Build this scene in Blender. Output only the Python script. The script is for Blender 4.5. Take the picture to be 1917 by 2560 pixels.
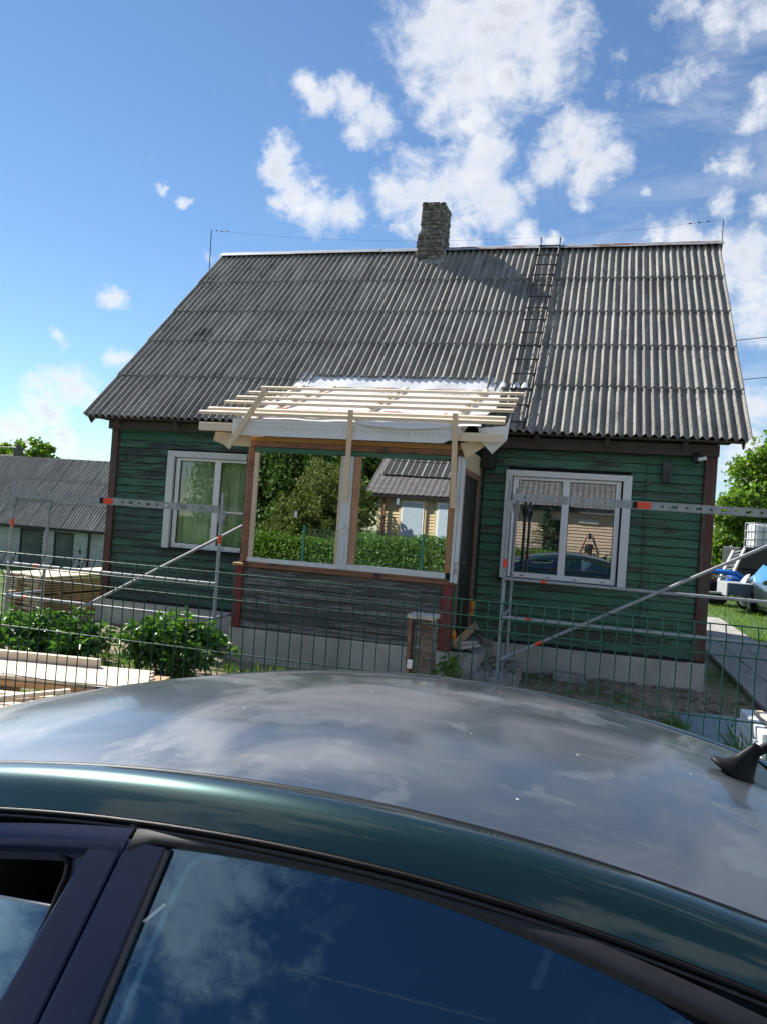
import bpy, math, random
import numpy as np
from mathutils import Vector, Matrix

random.seed(7)
RNG = np.random.default_rng(11)
S = bpy.context.scene
COL = S.collection
for o in list(bpy.data.objects):
    bpy.data.objects.remove(o)

# ------------------------------------------------------------------ camera
CAM = Vector((7.356, -10.604, 1.899))
YAW, PITCH, ROLL = -0.2633, 0.0108, 0.0714
fwd = Vector((math.sin(YAW)*math.cos(PITCH), math.cos(YAW)*math.cos(PITCH), math.sin(PITCH)))
r0 = Vector((math.cos(YAW), -math.sin(YAW), 0)); u0 = r0.cross(fwd)
rgt = r0*math.cos(ROLL) + u0*math.sin(ROLL)
upv = -r0*math.sin(ROLL) + u0*math.cos(ROLL)
cd = bpy.data.cameras.new('camera'); cam = bpy.data.objects.new('camera', cd); COL.objects.link(cam)
cam.matrix_world = Matrix(((rgt.x, upv.x, -fwd.x, CAM.x), (rgt.y, upv.y, -fwd.y, CAM.y), (rgt.z, upv.z, -fwd.z, CAM.z), (0, 0, 0, 1)))
cd.sensor_fit = 'VERTICAL'; cd.sensor_height = 24.0
cd.lens = 24.0*1917.5/2560
cd.clip_start = 0.02; cd.clip_end = 2000
S.camera = cam

# ------------------------------------------------------------------ sky, sun, exposure
SUNV = Vector((-0.66, 0.37, 0.66)).normalized()
SUN_EL = math.asin(SUNV.z); SUN_AZ = math.atan2(SUNV.x, SUNV.y)
S.view_settings.view_transform = 'Standard'; S.view_settings.look = 'None'
S.view_settings.gamma = 1.0; S.view_settings.use_curve_mapping = False
S.view_settings.exposure = EXPOSURE = 1.08

def N(nt, typ, inp=None, **props):
    nd = nt.nodes.new(typ)
    for k, v in props.items(): setattr(nd, k, v)
    for k, v in (inp or {}).items():
        s = nd.inputs[k]
        if isinstance(v, bpy.types.NodeSocket): nt.links.new(v, s)
        else: s.default_value = v
    return nd

def math_(nt, op, a, b=0.0, c=0.0, clamp=False):
    return N(nt, 'ShaderNodeMath', {0: a, 1: b, 2: c}, operation=op, use_clamp=clamp).outputs[0]
def vmath(nt, op, a, b=(0, 0, 0), out=0):
    return N(nt, 'ShaderNodeVectorMath', {0: a, 1: b}, operation=op).outputs[out]
def smooth_(nt, v, lo, hi, to0=0.0, to1=1.0):
    return N(nt, 'ShaderNodeMapRange', {0: v, 1: lo, 2: hi, 3: to0, 4: to1}, interpolation_type='SMOOTHSTEP').outputs[0]
def noise_(nt, vec, scale, detail=4.0, rough=0.55, dist=0.0):
    return N(nt, 'ShaderNodeTexNoise', {'Vector': vec, 'Scale': scale, 'Detail': detail, 'Roughness': rough, 'Distortion': dist}).outputs[0]
def mix_(nt, f, a, b, mode='MIX'):
    nd = N(nt, 'ShaderNodeMix', data_type='RGBA', blend_type=mode)
    for s, v in ((nd.inputs[0], f), (nd.inputs[6], a), (nd.inputs[7], b)):
        if isinstance(v, bpy.types.NodeSocket): nt.links.new(v, s)
        else: s.default_value = v if not isinstance(v, tuple) or len(v) == 4 else (*v, 1)
    return nd.outputs[2]

W = bpy.data.worlds.new('World'); S.world = W; W.use_nodes = True
W.cycles.sampling_method = 'MANUAL'; W.cycles.sample_map_resolution = 512
nt = W.node_tree; nt.nodes.clear()
sky = N(nt, 'ShaderNodeTexSky', sky_type='NISHITA', sun_disc=False)
sky.sun_elevation = SUN_EL; sky.sun_rotation = SUN_AZ
sky.altitude = 100; sky.air_density = 1.0; sky.dust_density = 0.0; sky.ozone_density = 2.6
SKY_STRENGTH = 0.061
# cumulus seen from the street: (azimuth from +Y, elevation, radius, weight), degrees
CL = [(-13.1,33.0,3.2,1),(-9.9,32.6,3.5,1),(-6.5,32.4,3.1,1),(-11.4,30.3,3.0,1),(-8.7,30.3,2.6,1),(-5.7,30.8,2.0,1),(-14.9,29.6,1.4,.8),(-13.4,28.6,1.4,.9),(-8.4,34.1,3.1,1),(-11.2,27.9,1.8,.9),(-9.9,28.2,1.2,1),(-9.4,26.3,2.0,1),(-10.2,24.3,2.5,1),(-9.1,23.1,2.2,1),(-12.3,23.9,1.9,.8),(-14.3,23.8,2.1,.8),(-15.3,22.6,1.8,.9),(-13.2,22.4,1.9,1),(-10.7,21.6,1.6,1),(-15.2,21.2,.8,1),(-16.4,23.7,1.1,.9),(-6.5,24.3,1.2,.7),(-6.0,23.2,.8,.6),(-11.7,25.9,1.4,.7),(-2.6,26.5,2.1,1),(-4.2,25.7,1.5,1),(-1.5,25.1,1.8,1),(-2.1,24.1,1.2,.9),(-3.4,27.5,1.2,.9),(-23.0,28.8,1.1,1),(-22.1,28.4,1.2,1),(-20.4,29.1,1.0,1),(-19.3,28.2,1.3,1),(-18.1,27.4,1.4,1),(-18.8,26.6,.9,.9),(-24.5,24.8,1.0,1),(-24.3,23.4,1.3,1),(-23.2,22.2,1.7,1),(-21.5,21.7,1.5,1),(-19.7,21.6,1.4,1),(-21.9,23.2,.7,.8),(-24.5,21.7,.9,1),(-32.7,21.8,.5,1),(-31.4,21.1,.4,1),(-35.4,14.1,.8,1),(-38.9,10.8,.5,.8),(-34.9,9.8,.9,.9),(-37.7,7.6,1.4,1),(-38.9,6.0,1.7,1),(-40.8,4.2,1.4,1),(-38.1,3.9,1.0,.9),(3.5,29.6,1.6,.62),(5.0,29.9,1.3,.62),(2.0,29.4,1.1,.55),(6.2,30.5,.8,.55),(-.6,29.5,.7,.5),(-.1,31.2,.7,.5),(6.6,33.1,2.0,.75),(8.9,32.5,1.7,.75),(4.1,33.5,1.3,.7),(7.9,31.5,1.0,.6),(9.1,27.2,1.2,.85),(9.6,28.5,1.0,.8),(8.1,24.6,1.1,.85),(6.7,24.6,.6,.7),(7.4,22.5,1.0,.85),(10.0,22.1,.7,.8),(3.3,20.6,1.1,.9),(5.2,20.4,1.4,1),(7.0,19.7,1.5,1),(8.8,19.0,2.0,1),(10.1,16.5,2.0,1),(10.2,14.6,1.5,.9),(7.7,17.5,1.4,.9),(-6.1,20.5,1.2,1),(-4.1,20.4,.7,1),(-10.6,20.4,1.3,1),(10.6,9.3,1.3,1),(10.1,7.2,1.4,1),(9.1,5.4,1.6,.9),(-29.2,17.3,.6,.5),(2.0,23.5,.5,.6),]
geo = N(nt, 'ShaderNodeTexCoord'); dirv = vmath(nt, 'NORMALIZE', geo.outputs['Generated'])
wob = N(nt, 'ShaderNodeTexNoise', {'Vector': dirv, 'Scale': 22.0, 'Detail': 6.0, 'Roughness': 0.62})
wdir = vmath(nt, 'ADD', dirv, vmath(nt, 'MULTIPLY', vmath(nt, 'SUBTRACT', wob.outputs['Color'], (.5, .5, .5)), (.055, .055, .055)))
acc = None
for az, el, rad, w in CL:
    a, e = math.radians(az), math.radians(el)
    c = (math.sin(a)*math.cos(e), math.cos(a)*math.cos(e), math.sin(e))
    d = N(nt, 'ShaderNodeVectorMath', {0: wdir, 1: c}, operation='DISTANCE').outputs['Value']
    m = N(nt, 'ShaderNodeMapRange', {0: d, 1: 0.0, 2: math.radians(rad)*1.75, 3: w, 4: 0.0}).outputs[0]
    acc = m if acc is None else math_(nt, 'MAXIMUM', acc, m)
# the same fair-weather cumulus goes on round the rest of the dome
away = smooth_(nt, vmath(nt, 'DOT_PRODUCT', dirv, tuple(Vector((math.sin(-.27)*.96, math.cos(-.27)*.96, .28)).normalized()), out=1), 0.66, 0.80, 1.0, 0.0)
bgn = noise_(nt, dirv, 3.1, 3.0, 0.5)
bg = math_(nt, 'MULTIPLY', smooth_(nt, bgn, 0.46, 0.68), away)
acc = math_(nt, 'MAXIMUM', acc, bg)
fb = noise_(nt, vmath(nt, 'MULTIPLY', dirv, (1.0, 1.0, 1.35)), 30.0, 10.0, 0.66, 0.35)
val = math_(nt, 'ADD', acc, math_(nt, 'MULTIPLY', math_(nt, 'SUBTRACT', fb, 0.5), 1.35))
alpha = math_(nt, 'POWER', smooth_(nt, val, 0.18, 1.0), 0.85)
veil = math_(nt, 'MULTIPLY', smooth_(nt, noise_(nt, vmath(nt, 'MULTIPLY', dirv, (2.0, 2.0, 6.0)), 2.4, 7.0, 0.62, 0.6), 0.44, 0.74), smooth_(nt, vmath(nt, 'DOT_PRODUCT', dirv, (0.9, 0.4, 0.1), out=1), 0.20, 0.50, 0.0, 0.42))
alpha = math_(nt, 'MAXIMUM', alpha, veil)
soft = smooth_(nt, noise_(nt, dirv, 16.0, 5.0, 0.55), 0.30, 0.62)
shade = math_(nt, 'MULTIPLY', smooth_(nt, val, 0.60, 1.25), soft)
ccol = mix_(nt, shade, (7.4, 7.6, 7.9), (5.1, 5.4, 6.0))
skyc = mix_(nt, 1.0, sky.outputs[0], (0.84, 0.96, 1.05), 'MULTIPLY')
final = mix_(nt, math_(nt, 'MULTIPLY', alpha, 0.93), skyc, ccol)
bgnode = N(nt, 'ShaderNodeBackground', {'Color': final, 'Strength': SKY_STRENGTH})
wo = N(nt, 'ShaderNodeOutputWorld'); nt.links.new(bgnode.outputs[0], wo.inputs[0])

sl = bpy.data.lights.new('sun', 'SUN'); sl.energy = 4.4; sl.angle = math.radians(0.53); sl.color = (1.0, 0.95, 0.87)
so = bpy.data.objects.new('sun', sl); COL.objects.link(so)
so.rotation_euler = SUNV.to_track_quat('Z', 'Y').to_euler(); so.location = SUNV*60

# ------------------------------------------------------------------ helpers
def tag(o, label=None, cat=None, group=None, kind=None):
    if label: o['label'] = label
    if cat: o['category'] = cat
    if group: o['group'] = group
    if kind: o['kind'] = kind
    return o
def empty(name, loc=(0, 0, 0), rz=0.0, label=None, cat=None, group=None):
    o = bpy.data.objects.new(name, None); COL.objects.link(o)
    o.location = loc; o.rotation_euler = (0, 0, rz); o.empty_display_size = .2
    return tag(o, label, cat, group)
def obj_(name, me, parent=None):
    o = bpy.data.objects.new(name, me); COL.objects.link(o); o.parent = parent
    return o
def fast_mesh(name, verts, faces4=None, faces3=None, mat=None, smooth=False):
    me = bpy.data.meshes.new(name); verts = np.asarray(verts, np.float32)
    me.vertices.add(len(verts)); me.vertices.foreach_set('co', verts.ravel())
    idx = []; st = []; n = 0
    for f, k in ((faces4, 4), (faces3, 3)):
        if f is not None and len(f):
            f = np.asarray(f, np.int32); idx.append(f.ravel()); st.append(n + np.arange(len(f))*k); n += f.size
    idx = np.concatenate(idx); st = np.concatenate(st)
    me.loops.add(len(idx)); me.loops.foreach_set('vertex_index', idx)
    me.polygons.add(len(st)); me.polygons.foreach_set('loop_start', st.astype(np.int32))
    if smooth: me.polygons.foreach_set('use_smooth', np.ones(len(st), bool))
    if mat: me.materials.append(mat)
    me.update(calc_edges=True); return me

class MB:
    def __init__(s): s.v = []; s.f = []; s.m = []; s.mi = 0
    def add(s, vs, fs, M=None):
        b = len(s.v)
        s.v += [tuple(M @ Vector(p)) if M is not None else tuple(p) for p in vs]
        s.f += [tuple(b+i for i in f) for f in fs]; s.m += [s.mi]*len(fs); return s
    def box(s, x0, x1, y0, y1, z0, z1, ch=0.0, M=None):
        if ch <= 0:
            vs = [(x, y, z) for x in (x0, x1) for y in (y0, y1) for z in (z0, z1)]
            return s.add(vs, [(0, 1, 3, 2), (4, 6, 7, 5), (0, 4, 5, 1), (2, 3, 7, 6), (0, 2, 6, 4), (1, 5, 7, 3)], M)
        lo = (x0, y0, z0); hi = (x1, y1, z1); vs = []; ix = {}
        for sx in (0, 1):
            for sy in (0, 1):
                for sz in (0, 1):
                    c = (sx, sy, sz)
                    for k in range(3):
                        p = []
                        for a in range(3):
                            e = hi[a] if c[a] else lo[a]
                            if a != k: e += -ch if c[a] else ch
                            p.append(e)
                        ix[c, k] = len(vs); vs.append(tuple(p))
        fs = []
        for k in range(3):
            l, m = (k+1) % 3, (k+2) % 3
            for sg in (0, 1):
                q = []
                for a, b in ((0, 0), (1, 0), (1, 1), (0, 1)):
                    c = [0, 0, 0]; c[k] = sg; c[l] = a; c[m] = b; q.append(ix[tuple(c), k])
                fs.append(tuple(q) if sg else tuple(reversed(q)))
            for sl_ in (0, 1):
                for sm in (0, 1):
                    c0 = [0, 0, 0]; c0[k] = 0; c0[l] = sl_; c0[m] = sm; c1 = list(c0); c1[k] = 1
                    c0, c1 = tuple(c0), tuple(c1)
                    q = (ix[c0, l], ix[c1, l], ix[c1, m], ix[c0, m])
                    fs.append(q if sl_ == sm else tuple(reversed(q)))
        for c in [(a, b, d) for a in (0, 1) for b in (0, 1) for d in (0, 1)]:
            q = (ix[c, 0], ix[c, 1], ix[c, 2]); fs.append(q if sum(c) % 2 else tuple(reversed(q)))
        return s.add(vs, fs, M)
    def beam(s, p0, p1, w, h, up=(0, 0, 1), ch=0.0, roll=0.0):
        p0, p1 = Vector(p0), Vector(p1); d = p1-p0; L = d.length; d.normalize(); up = Vector(up)
        sd = d.cross(up); sd.normalize(); u = sd.cross(d)
        if roll: sd, u = sd*math.cos(roll)+u*math.sin(roll), u*math.cos(roll)-sd*math.sin(roll)
        M = Matrix(((d.x, sd.x, u.x, p0.x), (d.y, sd.y, u.y, p0.y), (d.z, sd.z, u.z, p0.z), (0, 0, 0, 1)))
        return s.box(0, L, -w/2, w/2, -h/2, h/2, ch, M)
    def tube(s, pts, r, n=8, cap=True, r1=None):
        pts = [Vector(p) for p in pts]; rings = []; b = len(s.v); k = len(pts)
        prev = None
        for i, p in enumerate(pts):
            t = (pts[min(i+1, k-1)]-pts[max(i-1, 0)]).normalized()
            if prev is None: a = t.orthogonal().normalized()
            else:
                a = prev-t*prev.dot(t); a.normalize()
            prev = a; bb = t.cross(a)
            rr = r if r1 is None else r+(r1-r)*i/(k-1)
            if isinstance(r, (list, tuple)): rr = r[i]
            for j in range(n):
                an = 2*math.pi*j/n; s.v.append(tuple(p+(a*math.cos(an)+bb*math.sin(an))*rr))
        nf = 0
        for i in range(k-1):
            for j in range(n):
                s.f.append((b+i*n+j, b+i*n+(j+1) % n, b+(i+1)*n+(j+1) % n, b+(i+1)*n+j)); nf += 1
        if cap:
            c = len(s.v); s.v += s.v[b:b+n]+s.v[b+(k-1)*n:b+k*n]
            s.f.append(tuple(c+j for j in reversed(range(n)))); s.f.append(tuple(c+n+j for j in range(n))); nf += 2
        s.m += [s.mi]*nf; return s
    def prism(s, poly, a, b, axis='Y'):
        n = len(poly)
        def P(p, d): return {'Y': (p[0], d, p[1]), 'X': (d, p[0], p[1]), 'Z': (p[0], p[1], d)}[axis]
        vs = [P(p, a) for p in poly]+[P(p, b) for p in poly]
        return s.add(vs, [tuple(range(n)), tuple(reversed(range(n, 2*n)))]+[(i, (i+1) % n, n+(i+1) % n, n+i) for i in range(n)])
    def grid(s, fn, us, vs_, flip=False):
        b = len(s.v); nu, nv = len(us), len(vs_)
        for u in us:
            for v in vs_: s.v.append(tuple(fn(u, v)))
        for i in range(nu-1):
            for j in range(nv-1):
                q = (b+i*nv+j, b+(i+1)*nv+j, b+(i+1)*nv+j+1, b+i*nv+j+1); s.f.append(q[::-1] if flip else q); s.m.append(s.mi)
        return s
    def lathe(s, prof, n=16, M=None):
        vs = [(r*math.cos(2*math.pi*j/n), r*math.sin(2*math.pi*j/n), z) for r, z in prof for j in range(n)]
        fs = [(i*n+j, i*n+(j+1) % n, (i+1)*n+(j+1) % n, (i+1)*n+j) for i in range(len(prof)-1) for j in range(n)]
        fs += [tuple(reversed(range(n))), tuple((len(prof)-1)*n+j for j in range(n))]
        return s.add(vs, fs, M)
    def mesh(s, name, mats, smooth=False):
        me = bpy.data.meshes.new(name); me.from_pydata(s.v, [], s.f)
        for m in (mats if isinstance(mats, (list, tuple)) else [mats]): me.materials.append(m)
        if isinstance(mats, (list, tuple)) and len(mats) > 1: me.polygons.foreach_set('material_index', s.m)
        if smooth: me.polygons.foreach_set('use_smooth', [True]*len(s.f))
        me.update(); return me
    def build(s, name, mats, parent=None, smooth=False):
        return obj_(name, s.mesh(name, mats, smooth), parent)

def box_(name, mat, parent, x0, x1, y0, y1, z0, z1, ch=0.0):
    return MB().box(x0, x1, y0, y1, z0, z1, ch).build(name, mat, parent)
def shade_auto(o, ang=40):
    me = o.data; me.polygons.foreach_set('use_smooth', [True]*len(me.polygons))
    try: me.set_sharp_from_angle(angle=math.radians(ang))
    except Exception: pass
    return o
def lerp(a, b, t): return a+(b-a)*t
def sstep(x, a, b):
    t = min(1, max(0, (x-a)/(b-a))); return t*t*(3-2*t)
# ------------------------------------------------------------------ materials
def newmat(name):
    m = bpy.data.materials.new(name); m.use_nodes = True; t = m.node_tree
    return m, t, t.nodes['Principled BSDF']
def pos_(t, sc=(1, 1, 1), rand=True):
    g = N(t, 'ShaderNodeNewGeometry').outputs['Position']
    v = vmath(t, 'MULTIPLY', g, sc)
    if rand:
        r = N(t, 'ShaderNodeObjectInfo').outputs['Random']
        v = vmath(t, 'ADD', v, N(t, 'ShaderNodeCombineXYZ', {0: math_(t, 'MULTIPLY', r, 37.0), 1: math_(t, 'MULTIPLY', r, 91.0), 2: math_(t, 'MULTIPLY', r, 53.0)}).outputs[0])
    return v
def setb(t, b, col=None, rough=None, bump=None, bstr=0.3, bdist=0.01, **kw):
    def put(k, v):
        if isinstance(v, bpy.types.NodeSocket): t.links.new(v, b.inputs[k])
        else: b.inputs[k].default_value = (*v, 1) if isinstance(v, tuple) and len(v) == 3 else v
    if col is not None: put('Base Color', col)
    if rough is not None: put('Roughness', rough)
    for k, v in kw.items(): put(k.replace('_', ' '), v)
    if bump is not None:
        put('Normal', N(t, 'ShaderNodeBump', {'Height': bump, 'Strength': bstr, 'Distance': bdist}).outputs[0])
def simple(name, c, rough=0.6, var=0.25, scale=6.0, bump=0.15, metal=0.0, sc=(1, 1, 1), **kw):
    m, t, b = newmat(name); p = pos_(t, sc)
    n1 = noise_(t, p, scale, 5, .6); n2 = noise_(t, p, scale*9, 3, .6)
    f = math_(t, 'ADD', math_(t, 'MULTIPLY', n1, .7), math_(t, 'MULTIPLY', n2, .3))
    lo = tuple(x*(1-var) for x in c); hi = tuple(min(1, x*(1+var)) for x in c)
    setb(t, b, mix_(t, smooth_(t, f, .3, .7), lo, hi), rough, n2, bump, .005, Metallic=metal, **kw)
    return m
def wood(name, c, c2, rough=.65, sc=(1.2, 14, 14), knots=True, bump=.25, grime=0.0, gcol=(.08, .07, .06)):
    m, t, b = newmat(name); p = pos_(t, sc)
    g = noise_(t, p, 2.2, 6, .65, 1.2); f = noise_(t, p, 9.0, 4, .7)
    col = mix_(t, smooth_(t, g, .35, .68), c, c2)
    r = N(t, 'ShaderNodeObjectInfo').outputs['Random']
    col = mix_(t, math_(t, 'MULTIPLY', r, .35), col, tuple(x*.72 for x in c2))
    if knots:
        kn = N(t, 'ShaderNodeTexVoronoi', {'Vector': pos_(t, (1.6, 7, 7)), 'Scale': 1.6}).outputs['Distance']
        col = mix_(t, smooth_(t, kn, .05, .09, .75, 0), col, tuple(x*.35 for x in c2))
    if grime > 0:
        col = mix_(t, smooth_(t, noise_(t, pos_(t, (1, 1, 1)), 3.2, 6, .7), .62-grime*.25, .78-grime*.2), col, gcol)
    setb(t, b, col, rough, f, bump, .004)
    return m
def painted(name, paint, paint2, bare, wear=.5, ax=(1.1, 9, 11), rough=.55, bump=.5):
    """paint flaking off boards: long flakes with their own outlines"""
    m, t, b = newmat(name); p = pos_(t, ax)
    big = noise_(t, pos_(t, (.35, 1, .8)), 1.3, 4, .6); fl = noise_(t, p, 1.9, 9, .72, .6); gr = noise_(t, pos_(t, (2, 30, 40)), 3.0, 5, .7)
    col = mix_(t, smooth_(t, big, .35, .66), paint, paint2)
    rnd = N(t, 'ShaderNodeObjectInfo').outputs['Random']
    col = mix_(t, math_(t, 'MULTIPLY', rnd, .45), col, tuple(x*.62 for x in paint))
    s = math_(t, 'ADD', math_(t, 'MULTIPLY', fl, .66), math_(t, 'MULTIPLY', big, .34))
    k = smooth_(t, s, .66-.30*wear, .70-.30*wear)
    bcol = mix_(t, gr, tuple(x*.55 for x in bare), tuple(x*1.5 for x in bare))
    hgt = math_(t, 'ADD', math_(t, 'MULTIPLY', math_(t, 'SUBTRACT', 1.0, k), .5), math_(t, 'MULTIPLY', gr, .5))
    setb(t, b, mix_(t, k, col, bcol), mix_(t, k, (rough,)*3, (.85,)*3), hgt, bump, .006)
    return m

M_GREEN = painted('green_paint', (.036, .140, .082), (.074, .178, .106), (.062, .070, .052), .50)
M_GREEN_L = painted('green_paint_worn', (.052, .145, .085), (.085, .175, .110), (.044, .055, .053), .62)
M_DARKG = painted('green_paint_weathered', (.040, .118, .080), (.058, .130, .094), (.052, .061, .060), .58)
M_GREYW = painted('grey_boards', (.19, .185, .17), (.27, .26, .24), (.075, .070, .064), .62, ax=(.7, 12, 17), rough=.85)
M_REDB = painted('red_brown_paint', (.105, .026, .022), (.13, .036, .030), (.10, .082, .065), .55, ax=(9, 9, 1.0))
M_REDP = painted('oxide_red_paint', (.18, .030, .026), (.22, .040, .034), (.16, .12, .09), .22, ax=(9, 9, 1.0))
M_BROWNH = wood('brown_old_beam', (.20, .085, .045), (.34, .16, .085), .7, grime=.5, gcol=(.05, .035, .03))
M_AMBER = wood('amber_wood', (.42, .20, .070), (.56, .30, .115), .6)
M_NEWW = wood('new_pine', (.70, .56, .41), (.80, .68, .53), .6)
M_NEWW_V = wood('new_pine_upright', (.64, .48, .33), (.74, .59, .43), .6, sc=(14, 14, 1.2))
M_STACK = wood('sawn_pine', (.66, .50, .32), (.76, .62, .42), .7, grime=.10)
M_ENDGR = wood('sawn_pine_brown', (.33, .20, .10), (.47, .30, .16), .75)
M_WHITEW = painted('white_painted_wood', (.74, .75, .76), (.82, .82, .82), (.36, .33, .30), .20, ax=(5, 5, 5))
M_PVC = simple('white_pvc', (.83, .84, .85), .3, .04, 3, .02)
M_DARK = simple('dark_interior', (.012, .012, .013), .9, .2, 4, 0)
M_BLACKB = simple('black_fitting', (.012, .011, .013), .45, .3, 6, .1)
M_CONC = simple('foundation_concrete', (.45, .42, .37), .9, .18, 2.3, .35)
M_CONC_D = simple('old_concrete', (.27, .255, .235), .95, .35, 4.0, .7)
M_RUBBLE = simple('rubble', (.20, .175, .145), .95, .5, 9.0, .8)
M_GALV = simple('galvanised_steel', (.33, .345, .36), .62, .2, 7, .08, metal=.22)
M_STEELD = simple('dark_steel', (.045, .042, .042), .55, .4, 11, .2, metal=.4)
M_ORANGE = simple('orange_tape', (.80, .075, .02), .45, .08, 9, .02)
M_FOAM = simple('orange_foam', (.62, .23, .03), .9, .25, 20, .6)
M_FENCE = simple('green_wire_coating', (.010, .075, .055), .48, .15, 30, .02, Specular_IOR_Level=.3)
M_RUST = simple('rusty_steel', (.24, .13, .085), .85, .4, 14, .5)
M_CAPS = simple('pale_cap', (.50, .47, .41), .9, .2, 12, .6)
M_RIDGE = simple('ridge_zinc', (.37, .39, .42), .5, .15, 3.0, .1, metal=.35)
m_, t_, b_ = newmat('ridge_zinc_rusted'); p_ = pos_(t_, (1, 3, 3))
setb(t_, b_, mix_(t_, smooth_(t_, noise_(t_, p_, 2.5, 7, .7), .47, .60), (.36, .37, .39), (.17, .075, .045)), .6, noise_(t_, p_, 20), .2, .004, Metallic=.2)
M_RIDGER = m_

# fibre cement: lichen speckle with its own outlines, rain streaks along the fall
m_, t_, b_ = newmat('fibre_cement'); p_ = pos_(t_, (1, 1, 1)); ps_ = pos_(t_, (9, .7, .7))
n1_ = noise_(t_, p_, 26, 6, .72); n2_ = noise_(t_, ps_, 1.4, 5, .6); n3_ = noise_(t_, p_, 1.1, 4, .6); n4_ = noise_(t_, p_, 70, 3, .6)
c_ = mix_(t_, smooth_(t_, n2_, .35, .68), (.215, .200, .178), (.40, .38, .335))
c_ = mix_(t_, smooth_(t_, n1_, .50, .62, 0, .70), c_, (.075, .070, .064))
c_ = mix_(t_, smooth_(t_, n3_, .52, .72, 0, .45), c_, (.105, .100, .090))
c_ = mix_(t_, smooth_(t_, n4_, .60, .70, 0, .55), c_, (.46, .45, .42))
r_ = N(t_, 'ShaderNodeObjectInfo').outputs['Random']
c_ = mix_(t_, math_(t_, 'MULTIPLY', r_, .28), c_, (.13, .125, .115))
mo_ = smooth_(t_, noise_(t_, pos_(t_, (1, .5, .5), False), 2.6, 7, .72), .60, .68, 0, .75)
c_ = mix_(t_, mo_, c_, (.050, .050, .040))
setb(t_, b_, c_, .92, math_(t_, 'ADD', n1_, math_(t_, 'MULTIPLY', n4_, .6)), .55, .006)
M_ROOF = m_
M_ROOF2 = simple('fibre_cement_far', (.25, .24, .235), .92, .5, 1.6, .3, sc=(6, .8, .8))

m_, t_, b_ = newmat('chimney_brick'); p_ = pos_(t_)
n_ = noise_(t_, p_, 13, 6, .7); r_ = N(t_, 'ShaderNodeObjectInfo').outputs['Random']
c_ = mix_(t_, r_, (.085, .070, .060), (.20, .18, .155)); c_ = mix_(t_, smooth_(t_, noise_(t_, p_, 7, 6, .7), .50, .60), c_, (.32, .30, .265)); c_ = mix_(t_, smooth_(t_, n_, .52, .62), c_, (.045, .042, .038))
setb(t_, b_, c_, .95, n_, .8, .012); M_CHBR = m_
M_MORT = simple('mortar', (.30, .285, .26), .95, .3, 10, .7)
m_, t_, b_ = newmat('red_brick_worn'); p_ = pos_(t_)
n_ = noise_(t_, p_, 16, 6, .7); r_ = N(t_, 'ShaderNodeObjectInfo').outputs['Random']
c_ = mix_(t_, r_, (.10, .058, .045), (.20, .165, .14)); c_ = mix_(t_, smooth_(t_, n_, .54, .64), c_, (.30, .28, .25))
setb(t_, b_, c_, .95, n_, .8, .01); M_RBR = m_
m_, t_, b_ = newmat('white_silicate_brick'); p_ = pos_(t_)
r_ = N(t_, 'ShaderNodeObjectInfo').outputs['Random']
setb(t_, b_, mix_(t_, r_, (.42, .42, .41), (.60, .60, .58)), .9, noise_(t_, p_, 10, 5), .4, .01); M_SBR = m_

# house wrap
m_, t_, b_ = newmat('white_membrane'); p_ = pos_(t_)
n_ = noise_(t_, p_, 3.0, 5, .6, 1.5)
setb(t_, b_, mix_(t_, noise_(t_, p_, 7), (.66, .67, .69), (.74, .74, .74)), .45, n_, .3, .03); M_WRAP = m_
M_KRAFT = simple('plywood', (.60, .46, .30), .7, .1, 5, .1)
M_INK_O = simple('orange_ink', (.26, .10, .06), .6, .05, 5, 0)
M_INK_R = simple('red_ink', (.42, .06, .045), .6, .05, 5, 0)
M_INK_D = simple('dark_ink', (.09, .085, .09), .6, .05, 5, 0)

def glassmat(name, refl, tint, rough=0.0, ior=1.5, wob=0.0, rtint=(1, 1, 1)):
    m = bpy.data.materials.new(name); m.use_nodes = True; t = m.node_tree; t.nodes.clear()
    gl = N(t, 'ShaderNodeBsdfGlossy', {'Color': (*rtint, 1), 'Roughness': rough}); tr = N(t, 'ShaderNodeBsdfTransparent', {'Color': (*tint, 1)})
    if wob: 
        bp = N(t, 'ShaderNodeBump', {'Height': noise_(t, pos_(t), 2.2, 1, .4), 'Strength': wob, 'Distance': .01}); t.links.new(bp.outputs[0], gl.inputs['Normal'])
    fr = N(t, 'ShaderNodeFresnel', {'IOR': ior}).outputs[0]
    f = math_(t, 'ADD', fr, refl, clamp=True)
    mx = N(t, 'ShaderNodeMixShader', {0: f, 1: tr.outputs[0], 2: gl.outputs[0]})
    o = N(t, 'ShaderNodeOutputMaterial'); t.links.new(mx.outputs[0], o.inputs[0]); return m
M_MIRROR = glassmat('reflective_glazing', .72, (.35, .38, .36), wob=.02)
M_GLASS = glassmat('window_glass', .30, (.62, .68, .66), wob=.03)
M_GLASS_L = glassmat('window_glass_clear', .06, (.90, .95, .92), wob=.03)
M_CARGL = glassmat('car_glass', .125, (.42, .55, .60), ior=1.62, rtint=(.46, .76, 1.0))
M_FARGL = glassmat('far_glass', .25, (.15, .17, .18))

# car paint
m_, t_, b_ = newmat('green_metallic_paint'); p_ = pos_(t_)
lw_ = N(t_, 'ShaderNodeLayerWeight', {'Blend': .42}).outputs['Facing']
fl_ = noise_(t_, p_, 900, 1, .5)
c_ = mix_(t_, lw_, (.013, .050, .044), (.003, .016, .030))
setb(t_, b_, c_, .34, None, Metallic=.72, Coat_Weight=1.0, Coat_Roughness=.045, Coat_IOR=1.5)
M_PAINT = m_
m_, t_, b_ = newmat('faded_roof_paint'); p_ = pos_(t_)
big_ = noise_(t_, p_, 2.3, 5, .55, .8)
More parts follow.
